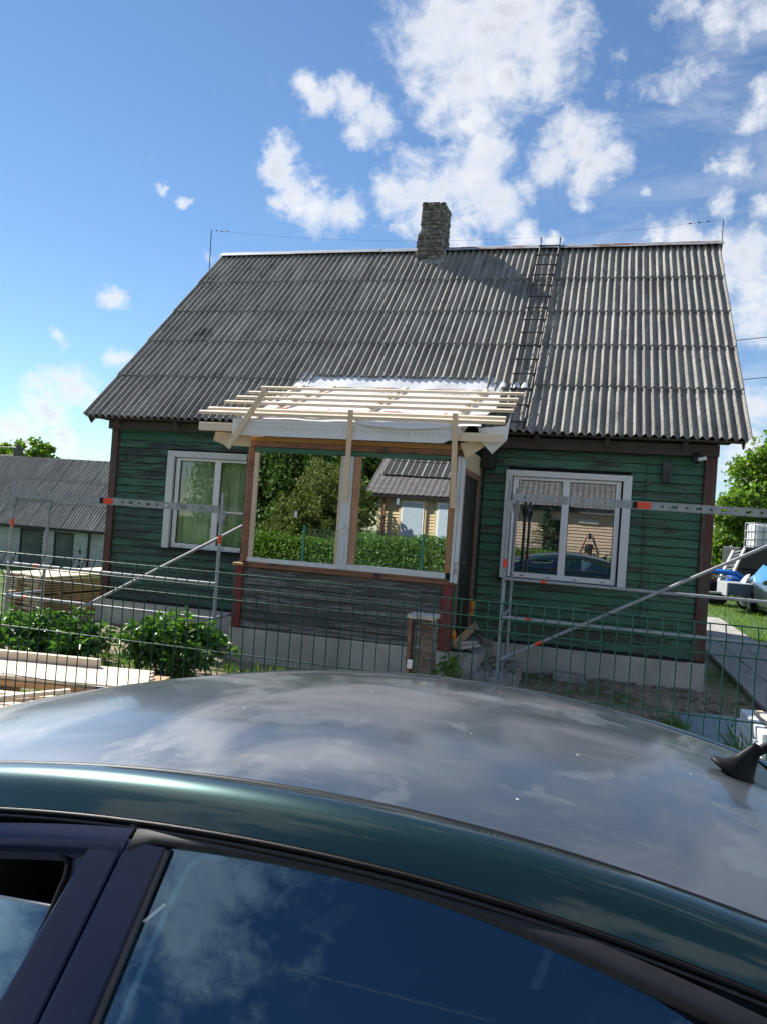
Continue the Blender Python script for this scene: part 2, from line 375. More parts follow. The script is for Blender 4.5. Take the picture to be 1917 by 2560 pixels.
# lacquer that has peeled away in islands
dust_ = noise_(t_, pos_(t_, (1.2, 5, 1)), 5.0, 7, .65)
vp_ = vmath(t_, 'ADD', p_, vmath(t_, 'MULTIPLY', N(t_, 'ShaderNodeTexNoise', {'Vector': p_, 'Scale': 9.0, 'Detail': 5.0}).outputs['Color'], (.16, .16, .16)))
isl_ = noise_(t_, vp_, 4.2, 3, .5)
peel_ = smooth_(t_, isl_, .590, .640)
sm_ = smooth_(t_, big_, .42, .66)
c_ = mix_(t_, sm_, (.056, .074, .092), (.122, .132, .146))
c_ = mix_(t_, smooth_(t_, noise_(t_, pos_(t_, (.5, 1.7, 1)), 3.6, 4, .6), .57, .70, 0, .75), c_, (.046, .050, .056))
c_ = mix_(t_, math_(t_, 'MULTIPLY', peel_, .34), c_, (.20, .225, .245)); c_ = mix_(t_, smooth_(t_, dust_, .50, .72, 0, .20), c_, (.24, .235, .24))
sp_ = N(t_, 'ShaderNodeTexVoronoi', {'Vector': p_, 'Scale': 9.0}).outputs['Distance']
c_ = mix_(t_, smooth_(t_, sp_, .028, .036, 1, 0), c_, (.62, .60, .55))
rg_ = mix_(t_, sm_, (.30,)*3, (.44,)*3)
setb(t_, b_, c_, rg_, math_(t_, 'MULTIPLY', peel_, -1.0), .06, .001, Metallic=.25, Coat_Weight=mix_(t_, peel_, mix_(t_, sm_, (.85,)*3, (.40,)*3), (.30,)*3), Coat_Roughness=mix_(t_, dust_, (.05,)*3, (.20,)*3))
M_FADED = m_
M_TRIM = simple('satin_black_trim', (.018, .017, .019), .38, .2, 30, .03)
M_EAVE = wood('weathered_eave_wood', (.055, .042, .036), (.095, .072, .058), .85)
M_GLOSSB = simple('gloss_navy_trim', (.009, .010, .026), .16, .1, 6, .0, Coat_Weight=.6, Coat_Roughness=.05)
M_NAVY = simple('dark_navy_paint', (.0025, .008, .040), .20, .1, 6, .0, Specular_IOR_Level=.45)
M_RUBBER = simple('rubber', (.007, .007, .008), .5, .2, 20, .1, Specular_IOR_Level=.2)
M_CHROME = simple('bright_trim', (.62, .62, .60), .22, .05, 9, .0, metal=.9)
M_SEAT = simple('grey_seat_cloth', (.13, .135, .15), .9, .2, 60, .3)
M_PALE = simple('pale_plastic', (.55, .57, .55), .5, .05, 5, 0)
M_HEADL = simple('headliner', (.28, .28, .27), .95, .1, 40, .1)

# ground
m_, t_, b_ = newmat('yard_earth'); p_ = pos_(t_, rand=False)
a_ = noise_(t_, p_, .55, 6, .6); d_ = noise_(t_, p_, 7.0, 8, .7); e_ = noise_(t_, p_, 38.0, 4, .6)
earth_ = mix_(t_, smooth_(t_, d_, .36, .64), (.185, .140, .095), (.380, .310, .225))
earth_ = mix_(t_, smooth_(t_, e_, .58, .68, 0, .8), earth_, (.33, .30, .26))
grass_ = mix_(t_, smooth_(t_, e_, .38, .62), (.035, .075, .014), (.085, .150, .030))
sx_ = N(t_, 'ShaderNodeSeparateXYZ', {0: p_})
lawn_ = math_(t_, 'MULTIPLY', smooth_(t_, sx_.outputs[1], 4.6, 6.2), smooth_(t_, sx_.outputs[0], 9.0, 10.2))
left_ = smooth_(t_, sx_.outputs[0], -.2, -1.6)
far_ = smooth_(t_, vmath(t_, 'LENGTH', p_, out=1), 17, 24)
g_ = smooth_(t_, math_(t_, 'ADD', a_, math_(t_, 'MULTIPLY', d_, .35)), .68, .80)
g_ = math_(t_, 'MAXIMUM', math_(t_, 'MAXIMUM', g_, lawn_), math_(t_, 'MAXIMUM', left_, far_))
setb(t_, b_, mix_(t_, g_, earth_, grass_), .95, math_(t_, 'ADD', d_, math_(t_, 'MULTIPLY', e_, .5)), .8, .05); M_GROUND = m_
M_ASPH = simple('asphalt', (.115, .112, .105), .92, .3, 12, .5)
M_SLAB = simple('paving_slab', (.34, .325, .30), .92, .18, 3.5, .4)
M_SAND = simple('bedding_sand', (.14, .115, .085), .95, .3, 9, .5)
def leafmat(name, c, c2, tr=.35, rough=.5):
    m, t, b = newmat(name); p = pos_(t, rand=False)
    n = noise_(t, p, 1.3, 3, .6); n2 = noise_(t, p, 17, 2, .6)
    col = mix_(t, smooth_(t, math_(t, 'ADD', math_(t, 'MULTIPLY', n, .5), math_(t, 'MULTIPLY', n2, .5)), .34, .66), c, c2)
    setb(t, b, col, rough)
    tl = N(t, 'ShaderNodeBsdfTranslucent', {'Color': mix_(t, 1.0, col, (1.25, 1.35, .5), 'MULTIPLY')})
    mx = N(t, 'ShaderNodeMixShader', {0: tr, 1: b.outputs[0], 2: tl.outputs[0]})
    t.links.new(mx.outputs[0], t.nodes['Material Output'].inputs[0]); return m
M_PEONY = leafmat('peony_leaf', (.050, .130, .024), (.105, .225, .044), .35, .32)
M_LEAF = leafmat('maple_leaf', (.085, .170, .020), (.150, .250, .038), .45)
M_LEAFD = leafmat('dark_leaf', (.050, .110, .022), (.095, .175, .036), .35)
M_LEAFY = leafmat('cypress_leaf', (.090, .130, .022), (.150, .190, .036), .30)
M_HEDGE = leafmat('hedge_leaf', (.075, .165, .018), (.135, .250, .034), .40)
M_SPRUCE = leafmat('spruce_needle', (.035, .080, .038), (.070, .125, .062), .15, .6)
M_GRASS = leafmat('grass_blade', (.075, .160, .016), (.150, .260, .034), .4)
M_BARK = simple('bark', (.075, .058, .045), .95, .4, 9, .8)
M_POLE = simple('weathered_pole', (.10, .09, .085), .9, .3, 5, .4)
M_YSID = simple('yellow_siding', (.60, .50, .29), .7, .08, 3, .1)
M_BSID = simple('beige_siding', (.58, .44, .33), .7, .08, 3, .1)
M_TILE = simple('grey_metal_tile', (.12, .115, .115), .55, .2, 3, .1)
M_PANEL = simple('dark_roof_panel', (.025, .025, .028), .85, .2, 3, .05)
M_BLUE = simple('blue_enamel', (.012, .13, .52), .35, .15, 5, .05)
M_TRAIL = simple('grey_blue_sheet', (.060, .088, .155), .5, .12, 4, .05)
M_IBC = simple('translucent_tank', (.66, .68, .68), .5, .06, 3, .05)
M_TARP = simple('white_tarpaulin', (.72, .72, .70), .6, .08, 4, .3)
M_SKIN = simple('skin', (.52, .30, .21), .55, .1, 12, .05)
M_SHEETB = simple('blue_grey_sheet', (.17, .24, .27), .55, .25, 4.5, .2)
# ------------------------------------------------------------------ ground, road, path
def ground_z(x, y):
    d = sstep(y, 3.0, 15.0)*sstep(-x, -1.0, 6.0)*1.2
    return -d
xs = np.unique(np.concatenate([np.linspace(-160, -25, 16), np.linspace(-25, 20, 70), np.linspace(20, 160, 16)]))
ys = np.unique(np.concatenate([np.linspace(-120, -16, 14), np.linspace(-16, 26, 70), np.linspace(26, 260, 16)]))
gv = [(x, y, ground_z(x, y)+(.018*math.sin(x*2.3+y)*math.sin(y*1.7) if -7 < y < 6 and x < 9.2 else 0)) for x in xs for y in ys]
ny = len(ys)
gf = [(i*ny+j, (i+1)*ny+j, (i+1)*ny+j+1, i*ny+j+1) for i in range(len(xs)-1) for j in range(ny-1)]
tag(obj_('ground', fast_mesh('ground', gv, gf, None, M_GROUND, True)), kind='structure')
road = MB().box(-60, 60, -13.2, -7.62, -.2, .03).build('road', M_ASPH); tag(road, kind='structure')
path = MB().box(9.40, 10.62, -3.2, 10.2, -.1, .035).build('path', M_SAND); tag(path, kind='structure')
slab_me = MB().box(-.197, .197, -.195, .195, 0, .045, .006).mesh('slab', M_SLAB)
for i in range(3):
    for j in range(33):
        o = obj_('slab', slab_me, path)
        o.location = (9.61+i*.402, -3.0+j*.402, .028+random.uniform(-.004, .004)); o.rotation_euler = (random.uniform(-.008, .008), random.uniform(-.008, .008), random.uniform(-.01, .01))

# ------------------------------------------------------------------ wooden house
HW = 8.872; ZB = .395
RANG = math.radians(43.95); RC, RS = math.cos(RANG), math.sin(RANG)
EY, EZ = -.366, 3.19
RX0, RX1 = -.30, 9.19; RL = 5.66
def roofp(x, t, n=0.0): return Vector((x, EY+t*RC-n*RS, EZ+t*RS+n*RC))
RIDGE = roofp(0, RL)
H = empty('wooden_house', (0, 0, 0), 0, 'weathered green wooden house with grey corrugated roof and a porch under construction', 'house')

def plank(x0, x1, z0, z1, mat, y=-.022, th=.03, name='plank'):
    a = random.uniform(-.0025, .0025); b = random.uniform(-.0025, .0025)
    # lapped board: lower edge stands proud, rounded nose
    prof = [(y+.02+a, z1), (y+.012+a, z1-.004), (y-.008+b, z0+.010), (y-.007+b, z0+.002), (y-.001+b, z0), (y+.03, z0), (y+.03, z1)]
    n = len(prof); vs = [(x0, p[0], p[1]) for p in prof]+[(x1, p[0]+random.uniform(-.002, .002), p[1]+random.uniform(-.002, .002)) for p in prof]
    fs = [tuple(range(n)), tuple(reversed(range(n, 2*n)))]+[(i, n+i, n+(i+1) % n, (i+1) % n) for i in range(n)]
    return MB().add(vs, fs).build(name, mat, H)
rows = 23; ph = (3.12-ZB)/rows
for k in range(rows):
    z0 = ZB+k*ph; z1 = z0+ph-.004
    # right of the porch
    segs = [(5.90, 8.72)]
    if z0 < 2.70 and z1 > 1.24: segs = [(5.90, 6.23), (7.83, 8.72)]
    for a, b in segs:
        if b-a > 1.5 and random.random() < .45:
            c = random.uniform(a+.8, b-.5); plank(a, c-.002, z0, z1, M_GREEN); plank(c+.002, b, z0, z1, M_GREEN)
        elif k in (20,): plank(a, 8.50, z0, z1, M_GREEN); plank(8.505, b, z0, z1, M_GREEN)
        else: plank(a, b, z0, z1, M_GREEN)
    mt = M_GREEN if z0 > 2.85 else (M_GREEN_L if z0 > 2.0 else (M_DARKG if z0 < 1.75 or k % 2 else M_GREEN_L))
    if 1.15 < z0 < 1.30: mt = M_GREEN_L
    segs = [(.125, 5.88)]
    if z0 < 2.73 and z1 > 1.24: segs = [(.125, 1.04), (2.64, 5.88)]
    for a, b in segs: plank(a, b, z0, z1, mt)
# sheathing behind the boards, with window openings
MB().box(.05, 1.10, .008, .10, ZB, 3.3).box(2.58, 6.27, .008, .10, ZB, 3.3).box(7.78, HW-.05, .008, .10, ZB, 3.3).box(1.10, 2.58, .008, .10, ZB, 1.26).box(1.10, 2.58, .008, .10, 2.68, 3.3).box(6.27, 7.78, .008, .10, ZB, 1.24).box(6.27, 7.78, .008, .10, 2.66, 3.3).build('sheathing', M_DARK, H)
box_('corner_board', M_REDB, H, .0, .122, -.062, .05, ZB+.01, 3.10, .006)
box_('corner_board', M_REDB, H, 8.725, 8.872, -.070, .05, ZB-.01, 3.10, .006)
# side and back walls (horizontal boards in one mesh), gables with upright boards
for nm, xw, s in (('side_wall', 0.0, -1), ('side_wall', HW, 1)):
    m = MB()
    for k in range(rows):
        z0 = ZB+k*ph
        m.prism([(xw+s*.0, z0), (xw+s*.012, z0), (xw+s*.0, z0+ph-.004), (xw-s*.03, z0+ph-.004), (xw-s*.03, z0)], .052, 7.4, 'Y')
    m.build(nm, M_GREEN, H)
    m = MB(); yy = .0
    while yy < 7.43:
        y2 = min(yy+.14, 7.43); f = lambda q: EZ+(min(q, 7.43-q)-EY)*math.tan(RANG)-.09
        m.add([(xw, yy, 3.12), (xw, y2-.006, 3.12), (xw, y2-.006, f(y2-.006)), (xw, yy, f(yy)), (xw-s*.03, yy, 3.12), (xw-s*.03, y2-.006, 3.12), (xw-s*.03, y2-.006, f(y2-.006)), (xw-s*.03, yy, f(yy))],
              [(0, 1, 2, 3), (4, 5, 6, 7), (0, 1, 5, 4), (1, 2, 6, 5), (2, 3, 7, 6), (3, 0, 4, 7)]); yy = y2
    m.build('gable', M_GREEN, H)
box_('back_wall', M_GREEN, H, 0, HW, 7.402, 7.45, ZB, 3.2)
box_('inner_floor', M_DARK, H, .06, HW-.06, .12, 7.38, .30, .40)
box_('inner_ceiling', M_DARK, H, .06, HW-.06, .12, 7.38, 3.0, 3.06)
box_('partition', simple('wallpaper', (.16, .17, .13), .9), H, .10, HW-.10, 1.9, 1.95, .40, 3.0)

# foundation
m = MB(); fx = [-.045, .9, 1.8, 2.7, 3.6, 4.5, 5.4, 6.2, 7.0, 7.8, 8.86]
for a, b in zip(fx[:-1], fx[1:]): m.add([(a, -.075, -.25), (b, -.075, -.25), (b, -.075, ZB-.055), (a, -.075, ZB-.055), (a, -.02, ZB-.03), (b, -.02, ZB-.03), (b, .2, -.25), (a, .2, -.25), (a, .2, ZB-.03), (b, .2, ZB-.03)], [(0, 1, 2, 3), (3, 2, 5, 4), (4, 5, 9, 8)])
m.box(-.045, .2, -.074, 7.5, -.3, ZB-.031).box(8.66, 8.878, -.074, 7.5, -.3, ZB-.031).build('foundation', M_CONC, H)
box_('sill_board', M_DARK, H, .0, HW, -.040, .03, ZB-.045, ZB-.002)

# eaves: plate, rafter ends, fascia
box_('eave_beam', M_EAVE, H, .0, 3.3, -.16, -.06, 3.03, 3.16, .004)
box_('eave_beam', M_EAVE, H, 5.7, HW, -.17, -.055, 3.00, 3.15, .004)
for x in (.25, 1.25, 2.25, 6.6, 7.5, 8.45):
    MB().beam(roofp(x, -.02, -.12)-Vector((0, 0, .0)), roofp(x, 1.3, -.12), .06, .10).build('rafter_end', M_EAVE, H)
MB().beam(roofp(RX0+.05, .06, -.075), roofp(2.86, .06, -.075), .12, .022).build('eave_batten', M_EAVE, H)
MB().beam(roofp(5.95, .06, -.075), roofp(RX1-.05, .06, -.075), .12, .022).build('eave_batten', M_EAVE, H)
for s, x in ((-1, RX0+.05), (1, RX1-.06)):
    for sgn in (1,):
        MB().beam(roofp(x, .02, -.085), roofp(x, RL, -.085), .022, .13, up=(0, -RS, RC)).build('barge_board', M_EAVE, H)
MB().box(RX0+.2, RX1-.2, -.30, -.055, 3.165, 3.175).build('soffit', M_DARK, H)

# corrugated sheets: 14 columns, 5 courses, each sheet its own object
WP = .1130; SW = 6*WP
ROWT = [(0.0, 1.10), (1.10, 2.20), (2.20, 3.24), (3.24, 4.40), (4.40, 5.64)]
def sheet_mesh(L, seed):
    rg = random.Random(seed); nx = 6*9+3; top = []; nl = 4
    amp = .0265; xs_ = [(-.010+(SW+.024)*i/(nx-1)) for i in range(nx)]; ts = [0, .03, L*.5, L+.12]; vs = []
    chips = [rg.uniform(-.006, .004) for _ in range(nx)]
    for lay in (0, -.0075):
        for k, t in enumerate(ts):
            for i, x in enumerate(xs_):
                tt = t+(chips[i] if k == 0 else 0)
                n_ = amp*math.cos(2*math.pi*x/WP)+.021*(1-t/(L+.12))+lay+(.003*math.sin(x*9+seed) if k == 2 else 0)
                vs.append((x, tt, n_))
    A = nx*nl; fs = []
    for k in range(nl-1):
        for i in range(nx-1):
            a = k*nx+i; fs.append((a, a+1, a+nx+1, a+nx)); fs.append((A+a, A+a+nx, A+a+nx+1, A+a+1))
    for i in range(nx-1): fs.append((i, A+i, A+i+1, i+1))
    for k in range(nl-1):
        a = k*nx; fs.append((a, a+nx, A+a+nx, A+a)); b = k*nx+nx-1; fs.append((b, A+b, A+b+nx, b+nx))
    me = fast_mesh('roof_sheet', vs, fs, None, M_ROOF, True)
    try: me.set_sharp_from_angle(angle=math.radians(50))
    except Exception: pass
    return me
RB = Matrix(((1, 0, 0), (0, RC, -RS), (0, RS, RC))).to_4x4()
for r, (t0, t1) in enumerate(ROWT):
    mes = [sheet_mesh(t1-t0, r*5+q) for q in range(3)]
    for c in range(14):
        x = RX0+c*SW
        if r == 0 and 5 <= c <= 8: continue
        o = obj_('roof_sheet', mes[random.randrange(3)], H)
        p = roofp(x, t0+random.uniform(-.010, .008)+(.13 if r == 1 and 5 <= c <= 8 else 0), .0025*(c % 2))
        o.matrix_local = Matrix.Translation(p) @ RB @ Matrix.Rotation(random.uniform(-.0025, .0025), 4, 'Z')
# rear slope
m = MB(); nb = 14*6*6+1
m.grid(lambda u, v: (RX0+u*9.49, 2*RIDGE.y-(EY+v*RC), EZ+v*RS+.0195*math.cos(2*math.pi*u*84)), [i/(nb-1) for i in range(nb)], [0, RL/2, RL])
m.build('rear_roof_slope', M_ROOF, H, True)
MB().add([roofp(RX0+.02, .05, -.06), roofp(RX1-.02, .05, -.06), roofp(RX1-.02, RL, -.06), roofp(RX0+.02, RL, -.06)], [(0, 1, 2, 3)]).build('roof_deck', M_DARK, H)
# ridge caps
x = RX0-.02; k = 0
while x < RX1:
    L = min(1.62+.1*(k % 2), RX1+.02-x); lift = .006*(k % 2)
    prof = [(-.13, -.085), (-.065, -.032), (-.03, .004), (0, .012), (.03, .004), (.065, -.032), (.13, -.085)]
    m = MB().grid(lambda u, v: (x+u*(L+.06), RIDGE.y+prof[v][0], RIDGE.z+.050+lift+prof[v][1]), [0, 1], range(7))
    m.grid(lambda u, v: (x+u*(L+.06), RIDGE.y+prof[v][0], RIDGE.z+.046+lift+prof[v][1]), [0, 1], range(7), True)
    m.build('ridge_cap', M_RIDGER if x > 4.2 else M_RIDGE, H, True); x += L; k += 1

# chimney, brick by brick round a mortar core
CHX0, CHX1, CHY0, CHY1 = 3.905, 4.345, 3.43, 3.99
ch = MB().box(CHX0+.012, CHX1-.012, CHY0+.012, CHY1-.012, 6.2, 7.93).box(CHX0-.03, CHX1+.005, CHY0-.02, CHY1+.01, 6.2, 7.36).build('chimney', M_MORT, H)
def bricks_face(par, mat, z0, z1, course, x0, x1, y0, y1, rnd=.006, name='brick', bl=.235):
    z = z0; c = 0
    while z < z1-.02:
        h = min(course-.010, z1-z)
        off = (c % 2)*bl*.5
        for axis, a0, a1 in (('X', x0, x1), ('Y', y0, y1)):
            p = a0-off
            while p < a1-.01:
                q0 = max(p, a0); q1 = min(p+bl-.010, a1); p += bl
                if q1-q0 < .025: continue
                for face in (0, 1):
                    j = [random.uniform(-rnd, rnd) for _ in range(4)]
                    if axis == 'X':
                        yy = y0 if face == 0 else y1; b = (q0+abs(j[0]), q1-abs(j[1]), yy-.012+j[2] if face == 0 else yy-.05, yy+.05 if face == 0 else yy+.012+j[2])
                    else:
                        xx = x0 if face == 0 else x1; b = (xx-.010+j[2] if face == 0 else xx-.05, xx+.05 if face == 0 else xx+.010+j[2], q0+abs(j[0])+.013, q1-abs(j[1])-.013)
                    if b[1]-b[0] > .01 and b[3]-b[2] > .01:
                        box_(name, mat, par, b[0], b[1], b[2], b[3], z+j[3]*.5, z+h+j[3]*.5, .007)
        z += course; c += 1
bricks_face(ch, M_CHBR, 7.37, 7.95, .073, CHX0, CHX1, CHY0, CHY1, .014)
bricks_face(ch, M_CHBR, 6.72, 7.36, .073, CHX0-.04, CHX1+.01, CHY0-.035, CHY1+.02, .018)
m = MB(); rg = random.Random(4)
ring = [(CHX0-.11, CHY0-.10), (CHX0+.1, CHY0-.17), (CHX1-.1, CHY0-.15), (CHX1+.07, CHY0-.10), (CHX1+.05, CHY0+.2), (CHX0-.06, CHY0+.2)]
zz = [EZ+(p[1]-EY)*math.tan(RANG)+.03 for p in ring]
m.add([(p[0], p[1], z-.02) for p, z in zip(ring, zz)]+[(lerp(p[0], 4.12, .3), lerp(p[1], CHY0+.1, .5), z+.13) for p, z in zip(ring, zz)], [(i, (i+1) % 6, 6+(i+1) % 6, 6+i) for i in range(6)]+[tuple(range(6, 12))])
m.build('mortar_flashing', M_MORT, H)
m = MB()
for i in range(9): 
    a = rg.uniform(CHX0, CHX1-.1); m.box(a, a+rg.uniform(.06, .13), CHY0+rg.uniform(0, .4), CHY1-.02, 7.93, 7.945+rg.uniform(0, .035), .01)
m.build('crumbled_cap', M_CHBR, H)

# windows -------------------------------------------------------------
def window(name, x0, x1, z0, z1, panes, caseL, caseR, caseT, glass, dz=.045):
    w = empty(name, ((x0+x1)/2, 0, z0)); w.parent = H
    inv = Matrix.Translation((-(x0+x1)/2, 0, -z0))
    def put(o): o.parent = w; o.matrix_parent_inverse = inv; return o
    m = MB(); yf0, yf1 = -.005, .065; edges = [x0]+[e for p in panes for e in p]+[x1]
    pz0, pz1 = z0+.075, z1-.045
    m.box(x0, x1, yf0, yf1, z0, pz0, .006).box(x0, x1, yf0, yf1, pz1, z1, .006)
    for i in range(0, len(edges), 2): m.box(edges[i], edges[i+1], yf0+.001, yf1-.001, pz0-.01, pz1+.01, .006)
    put(m.build('frame', M_PVC))
    for a, b in panes:
        put(MB().box(a-.008, b+.008, .028, .034, pz0-.008, pz1+.008).build('pane', glass))
        put(MB().box(a, b, .012, .030, pz0, pz0+.008).box(a, b, .012, .030, pz1-.008, pz1).box(a, a+.007, .012, .030, pz0, pz1).box(b-.007, b, .012, .030, pz0, pz1).build('gasket', M_RUBBER))
    yc0, yc1 = -.065, -.018; zt = z1+.0
    put(MB().prism([(caseL, z0-.01), (x0-.008, z0-.01), (x0-.008, zt), (caseL, caseT)], yc0, yc1).build('casing', M_WHITEW))
    put(MB().prism([(x1+.022, z0-.03), (caseR, z0-.03), (caseR, caseT), (x1+.022, zt)], yc0-.002, yc1).build('casing', M_WHITEW))
    put(MB().prism([(caseL+.003, caseT), (x0-.006, zt+.003), (x1+.020, zt+.003), (caseR-.003, caseT)], yc0+.001, yc1-.001).build('casing', M_WHITEW))
    put(MB().box(caseL-.02, caseR+.02, -.085, -.01, z0-.045, z0-.012, .004).build('sill', M_DARK))
    m = MB()
    for i in range(4): m.box(lerp(x0, x1, .12+.25*i), lerp(x0, x1, .12+.25*i)+.045, yf0-.003, yf0+.01, z0+.028, z0+.038)
    put(m.build('drain_cap', M_STEELD))
    return w
window('window', 6.300, 7.722, 1.252, 2.632, [(6.376, 6.966), (7.060, 7.655)], 6.205, 7.850, 2.712, M_GLASS)
window('window', 1.140, 2.545, 1.252, 2.645, [(1.212, 1.800), (1.905, 2.475)], 1.020, 2.665, 2.740, M_GLASS_L)
# curtain in the left window
m = MB(); nx = 90
m.grid(lambda u, v: (1.12+u*1.5, .22+.035*math.sin(u*52+.6*math.sin(u*9)), 1.0+v*1.75), [i/nx for i in range(nx+1)], [0, .5, 1])
m_, t_, b_ = newmat('net_curtain'); nn_ = noise_(t_, pos_(t_, (6, 1, 1.2), False), 1.6, 5, .6)
setb(t_, b_, mix_(t_, smooth_(t_, nn_, .38, .62), (.52, .64, .38), (.82, .90, .66)), .9)
m.build('curtain', m_, H, True)

# ------------------------------------------------------------------ porch
PY = -1.60; PX0, PX1 = 3.05, 5.85
m = MB().box(3.02, 5.84, PY-.045, -.08, -.25, .408, .008); m.build('porch_foundation', M_CONC, H)
prow = 7; pph = (1.19-.42)/prow
for k in range(prow):
    z0 = .42+k*pph
    plank(3.155, 5.722, z0, z0+pph-.004, M_GREYW, y=PY+.0, name='porch_plank')
box_('porch_corner_board', M_REDP, H, 3.042, 3.154, PY-.045, PY+.06, .412, 1.195, .005)
box_('porch_corner_board', M_REDP, H, 5.724, 5.838, PY-.045, PY+.06, .400, 1.188, .005)
box_('post_cap', M_AMBER, H, 3.02, 3.165, PY-.07, PY+.07, 1.196, 1.235, .008)
MB().box(3.166, 5.86, PY-.052, PY+.05, 1.190, 1.226, .006).box(3.17, 5.85, PY-.030, PY+.05, 1.2265, 1.256, .004).build('sill_beam', M_BROWNH, H)
box_('sill_board', M_WHITEW, H, 3.192, 4.386, PY-.036, PY+.05, 1.257, 1.312, .004)
box_('sill_board', M_WHITEW, H, 4.522, 5.738, PY-.036, PY+.05, 1.257, 1.328, .004)
box_('porch_post', M_BROWNH, H, 3.112, 3.190, PY-.032, PY+.06, 1.257, 2.722, .005)
box_('jamb', M_NEWW_V, H, 3.192, 3.246, PY-.018, PY+.06, 1.313, 2.655, .003)
box_('jamb', M_NEWW_V, H, 4.346, 4.384, PY-.018, PY+.06, 1.313, 2.655, .003)
box_('porch_post', M_WHITEW, H, 4.386, 4.520, PY-.040, PY+.06, 1.2575, 2.654, .005)
box_('jamb', wood('reddish_jamb', (.40, .21, .11), (.52, .30, .17), .6, sc=(14, 14, 1.2)), H, 4.522, 4.604, PY-.020, PY+.06, 1.329, 2.655, .003)
box_('porch_post', wood('amber_post', (.33, .17, .07), (.45, .25, .11), .6, sc=(14, 14, 1.2)), H, 5.722, 5.800, PY-.034, PY+.06, 1.329, 2.722, .004)
for a, b in ((5.802, 5.838), (5.841, 5.885)):
    box_('white_edge_board', M_WHITEW, H, a, b, PY-.050 if a < 5.84 else PY-.044, PY+.04, 1.215, 2.715, .006)
# lock plate on the middle post
MB().box(4.44, 4.475, PY-.058, PY-.04, 1.36, 1.62, .006).box(4.40, 4.50, PY-.055, PY-.04, 1.70, 1.78, .012).beam((4.385, PY-.05, 1.745), (4.46, PY-.07, 1.80), .03, .05, ch=.008).build('latch', M_WHITEW, H)
for a, b, z in ((3.247, 4.345, 1.313), (4.605, 5.721, 1.329)):
    p = MB().box(a, b, PY+.010, PY+.016, z, 2.655).build('porch_pane', M_MIRROR, H)
    sx = 3.78 if a < 4 else 5.08; sz = 1.86 if a < 4 else 2.10
    MB().box(sx, sx+.032, PY+.0075, PY+.0095, sz, sz+.075).build('sticker', M_PVC, p)
box_('lintel', M_GREEN, H, 3.192, 5.720, PY-.020, PY+.06, 2.657, 2.720, .003)
box_('lintel', M_BROWNH, H, 3.108, 5.805, PY-.045, PY+.06, 2.7235, 2.787, .005)
box_('lintel', M_AMBER, H, 3.104, 5.850, PY-.030, PY+.06, 2.789, 2.852, .004)
# side walls: left boards, right side with dark door
for k in range(prow+10):
    z0 = .42+k*pph*1.2
    if z0 < 2.7: MB().prism([(PX0-.010, z0), (PX0+.004, z0+pph*1.2-.004), (PX0+.03, z0+pph*1.2-.004), (PX0+.03, z0)], PY+.062, -.03, 'Y').build('porch_plank', M_GREYW, H)
box_('door', simple('dark_brown_door', (.020, .015, .014), .5, .3, 5, .1), H, 5.80, 5.842, -1.36, -.22, .46, 2.52, .004)
MB().box(5.79, 5.862, -1.44, -1.362, .44, 2.60, .004).box(5.79, 5.862, -.218, -.13, .44, 2.60, .004).box(5.79, 5.861, -1.36, -.22, 2.522, 2.60, .004).build('door_frame', M_RUST, H)
MB().box(5.80, 5.858, -1.54, -1.442, .41, 2.68).build('porch_plank', M_GREEN, H)
MB().box(5.80, 5.858, -.128, -.03, .41, 2.68).build('porch_plank', M_RBR, H)
MB().box(5.78, 5.856, -1.54, -.03, 2.602, 2.85, .003).build('door_header', M_KRAFT, H)
MB().tube([(5.845, -1.26, 1.45), (5.90, -1.26, 1.45)], .009).tube([(5.895, -1.26, 1.45), (5.895, -1.14, 1.45)], .010).build('door_handle', M_CHROME, H)
for p, s in (((5.87, -1.50, .60), .055), ((5.875, -.16, .83), .08), ((5.87, -.14, .72), .06), ((5.865, -1.46, .56), .05)):
    m = MB(); rg = random.Random(int(s*1000))
    m.lathe([(s*.3*rg.uniform(.6, 1.3), -s), (s*.8, -s*.6), (s*rg.uniform(.8, 1.1), 0), (s*.7, s*.6), (s*.25, s)], 9, Matrix.Translation(p) @ Matrix.Diagonal((.6, 1, 1, 1)))
    m.build('mounting_foam', M_FOAM, H, True)
# dark meter box where porch meets house, old lamp and bracket
MB().box(5.875, 6.05, -.22, -.03, 2.70, 3.02, .008).prism([(6.05, 2.86), (6.17, 2.83), (6.165, 2.80), (6.05, 2.80)], -.14, -.10).build('fuse_box', M_BLACKB, H)

# porch roof frame
def prz(y): return 3.045+.366*(y+1.83)
fb_ = MB().box(2.475, 6.335, -1.80, -1.765, 2.882, 2.985, .003).build('fascia_board', M_NEWW, H)
for x in (3.20, 3.75, 4.35, 4.95, 5.50, 5.78):
    MB().beam((x, -1.76, prz(-1.76)-.09), (x, .30, prz(.30)-.09), .05, .14).build('porch_rafter', M_NEWW, H)
MB().prism([(2.655, 2.765), (2.80, 2.715), (3.18, 2.705), (3.165, 2.868), (2.68, 2.876)], -1.73, -1.712).build('soffit_board', M_KRAFT, H)
MB().add([(5.83, -1.745, 2.86), (5.90, -1.70, 2.685), (6.14, -1.62, 2.878), (5.99, -1.70, 2.905), (6.05, -1.45, 2.90), (5.86, -1.3, 2.74)], [(0, 1, 2, 3), (1, 5, 4, 2)]).build('soffit_board', M_KRAFT, H)
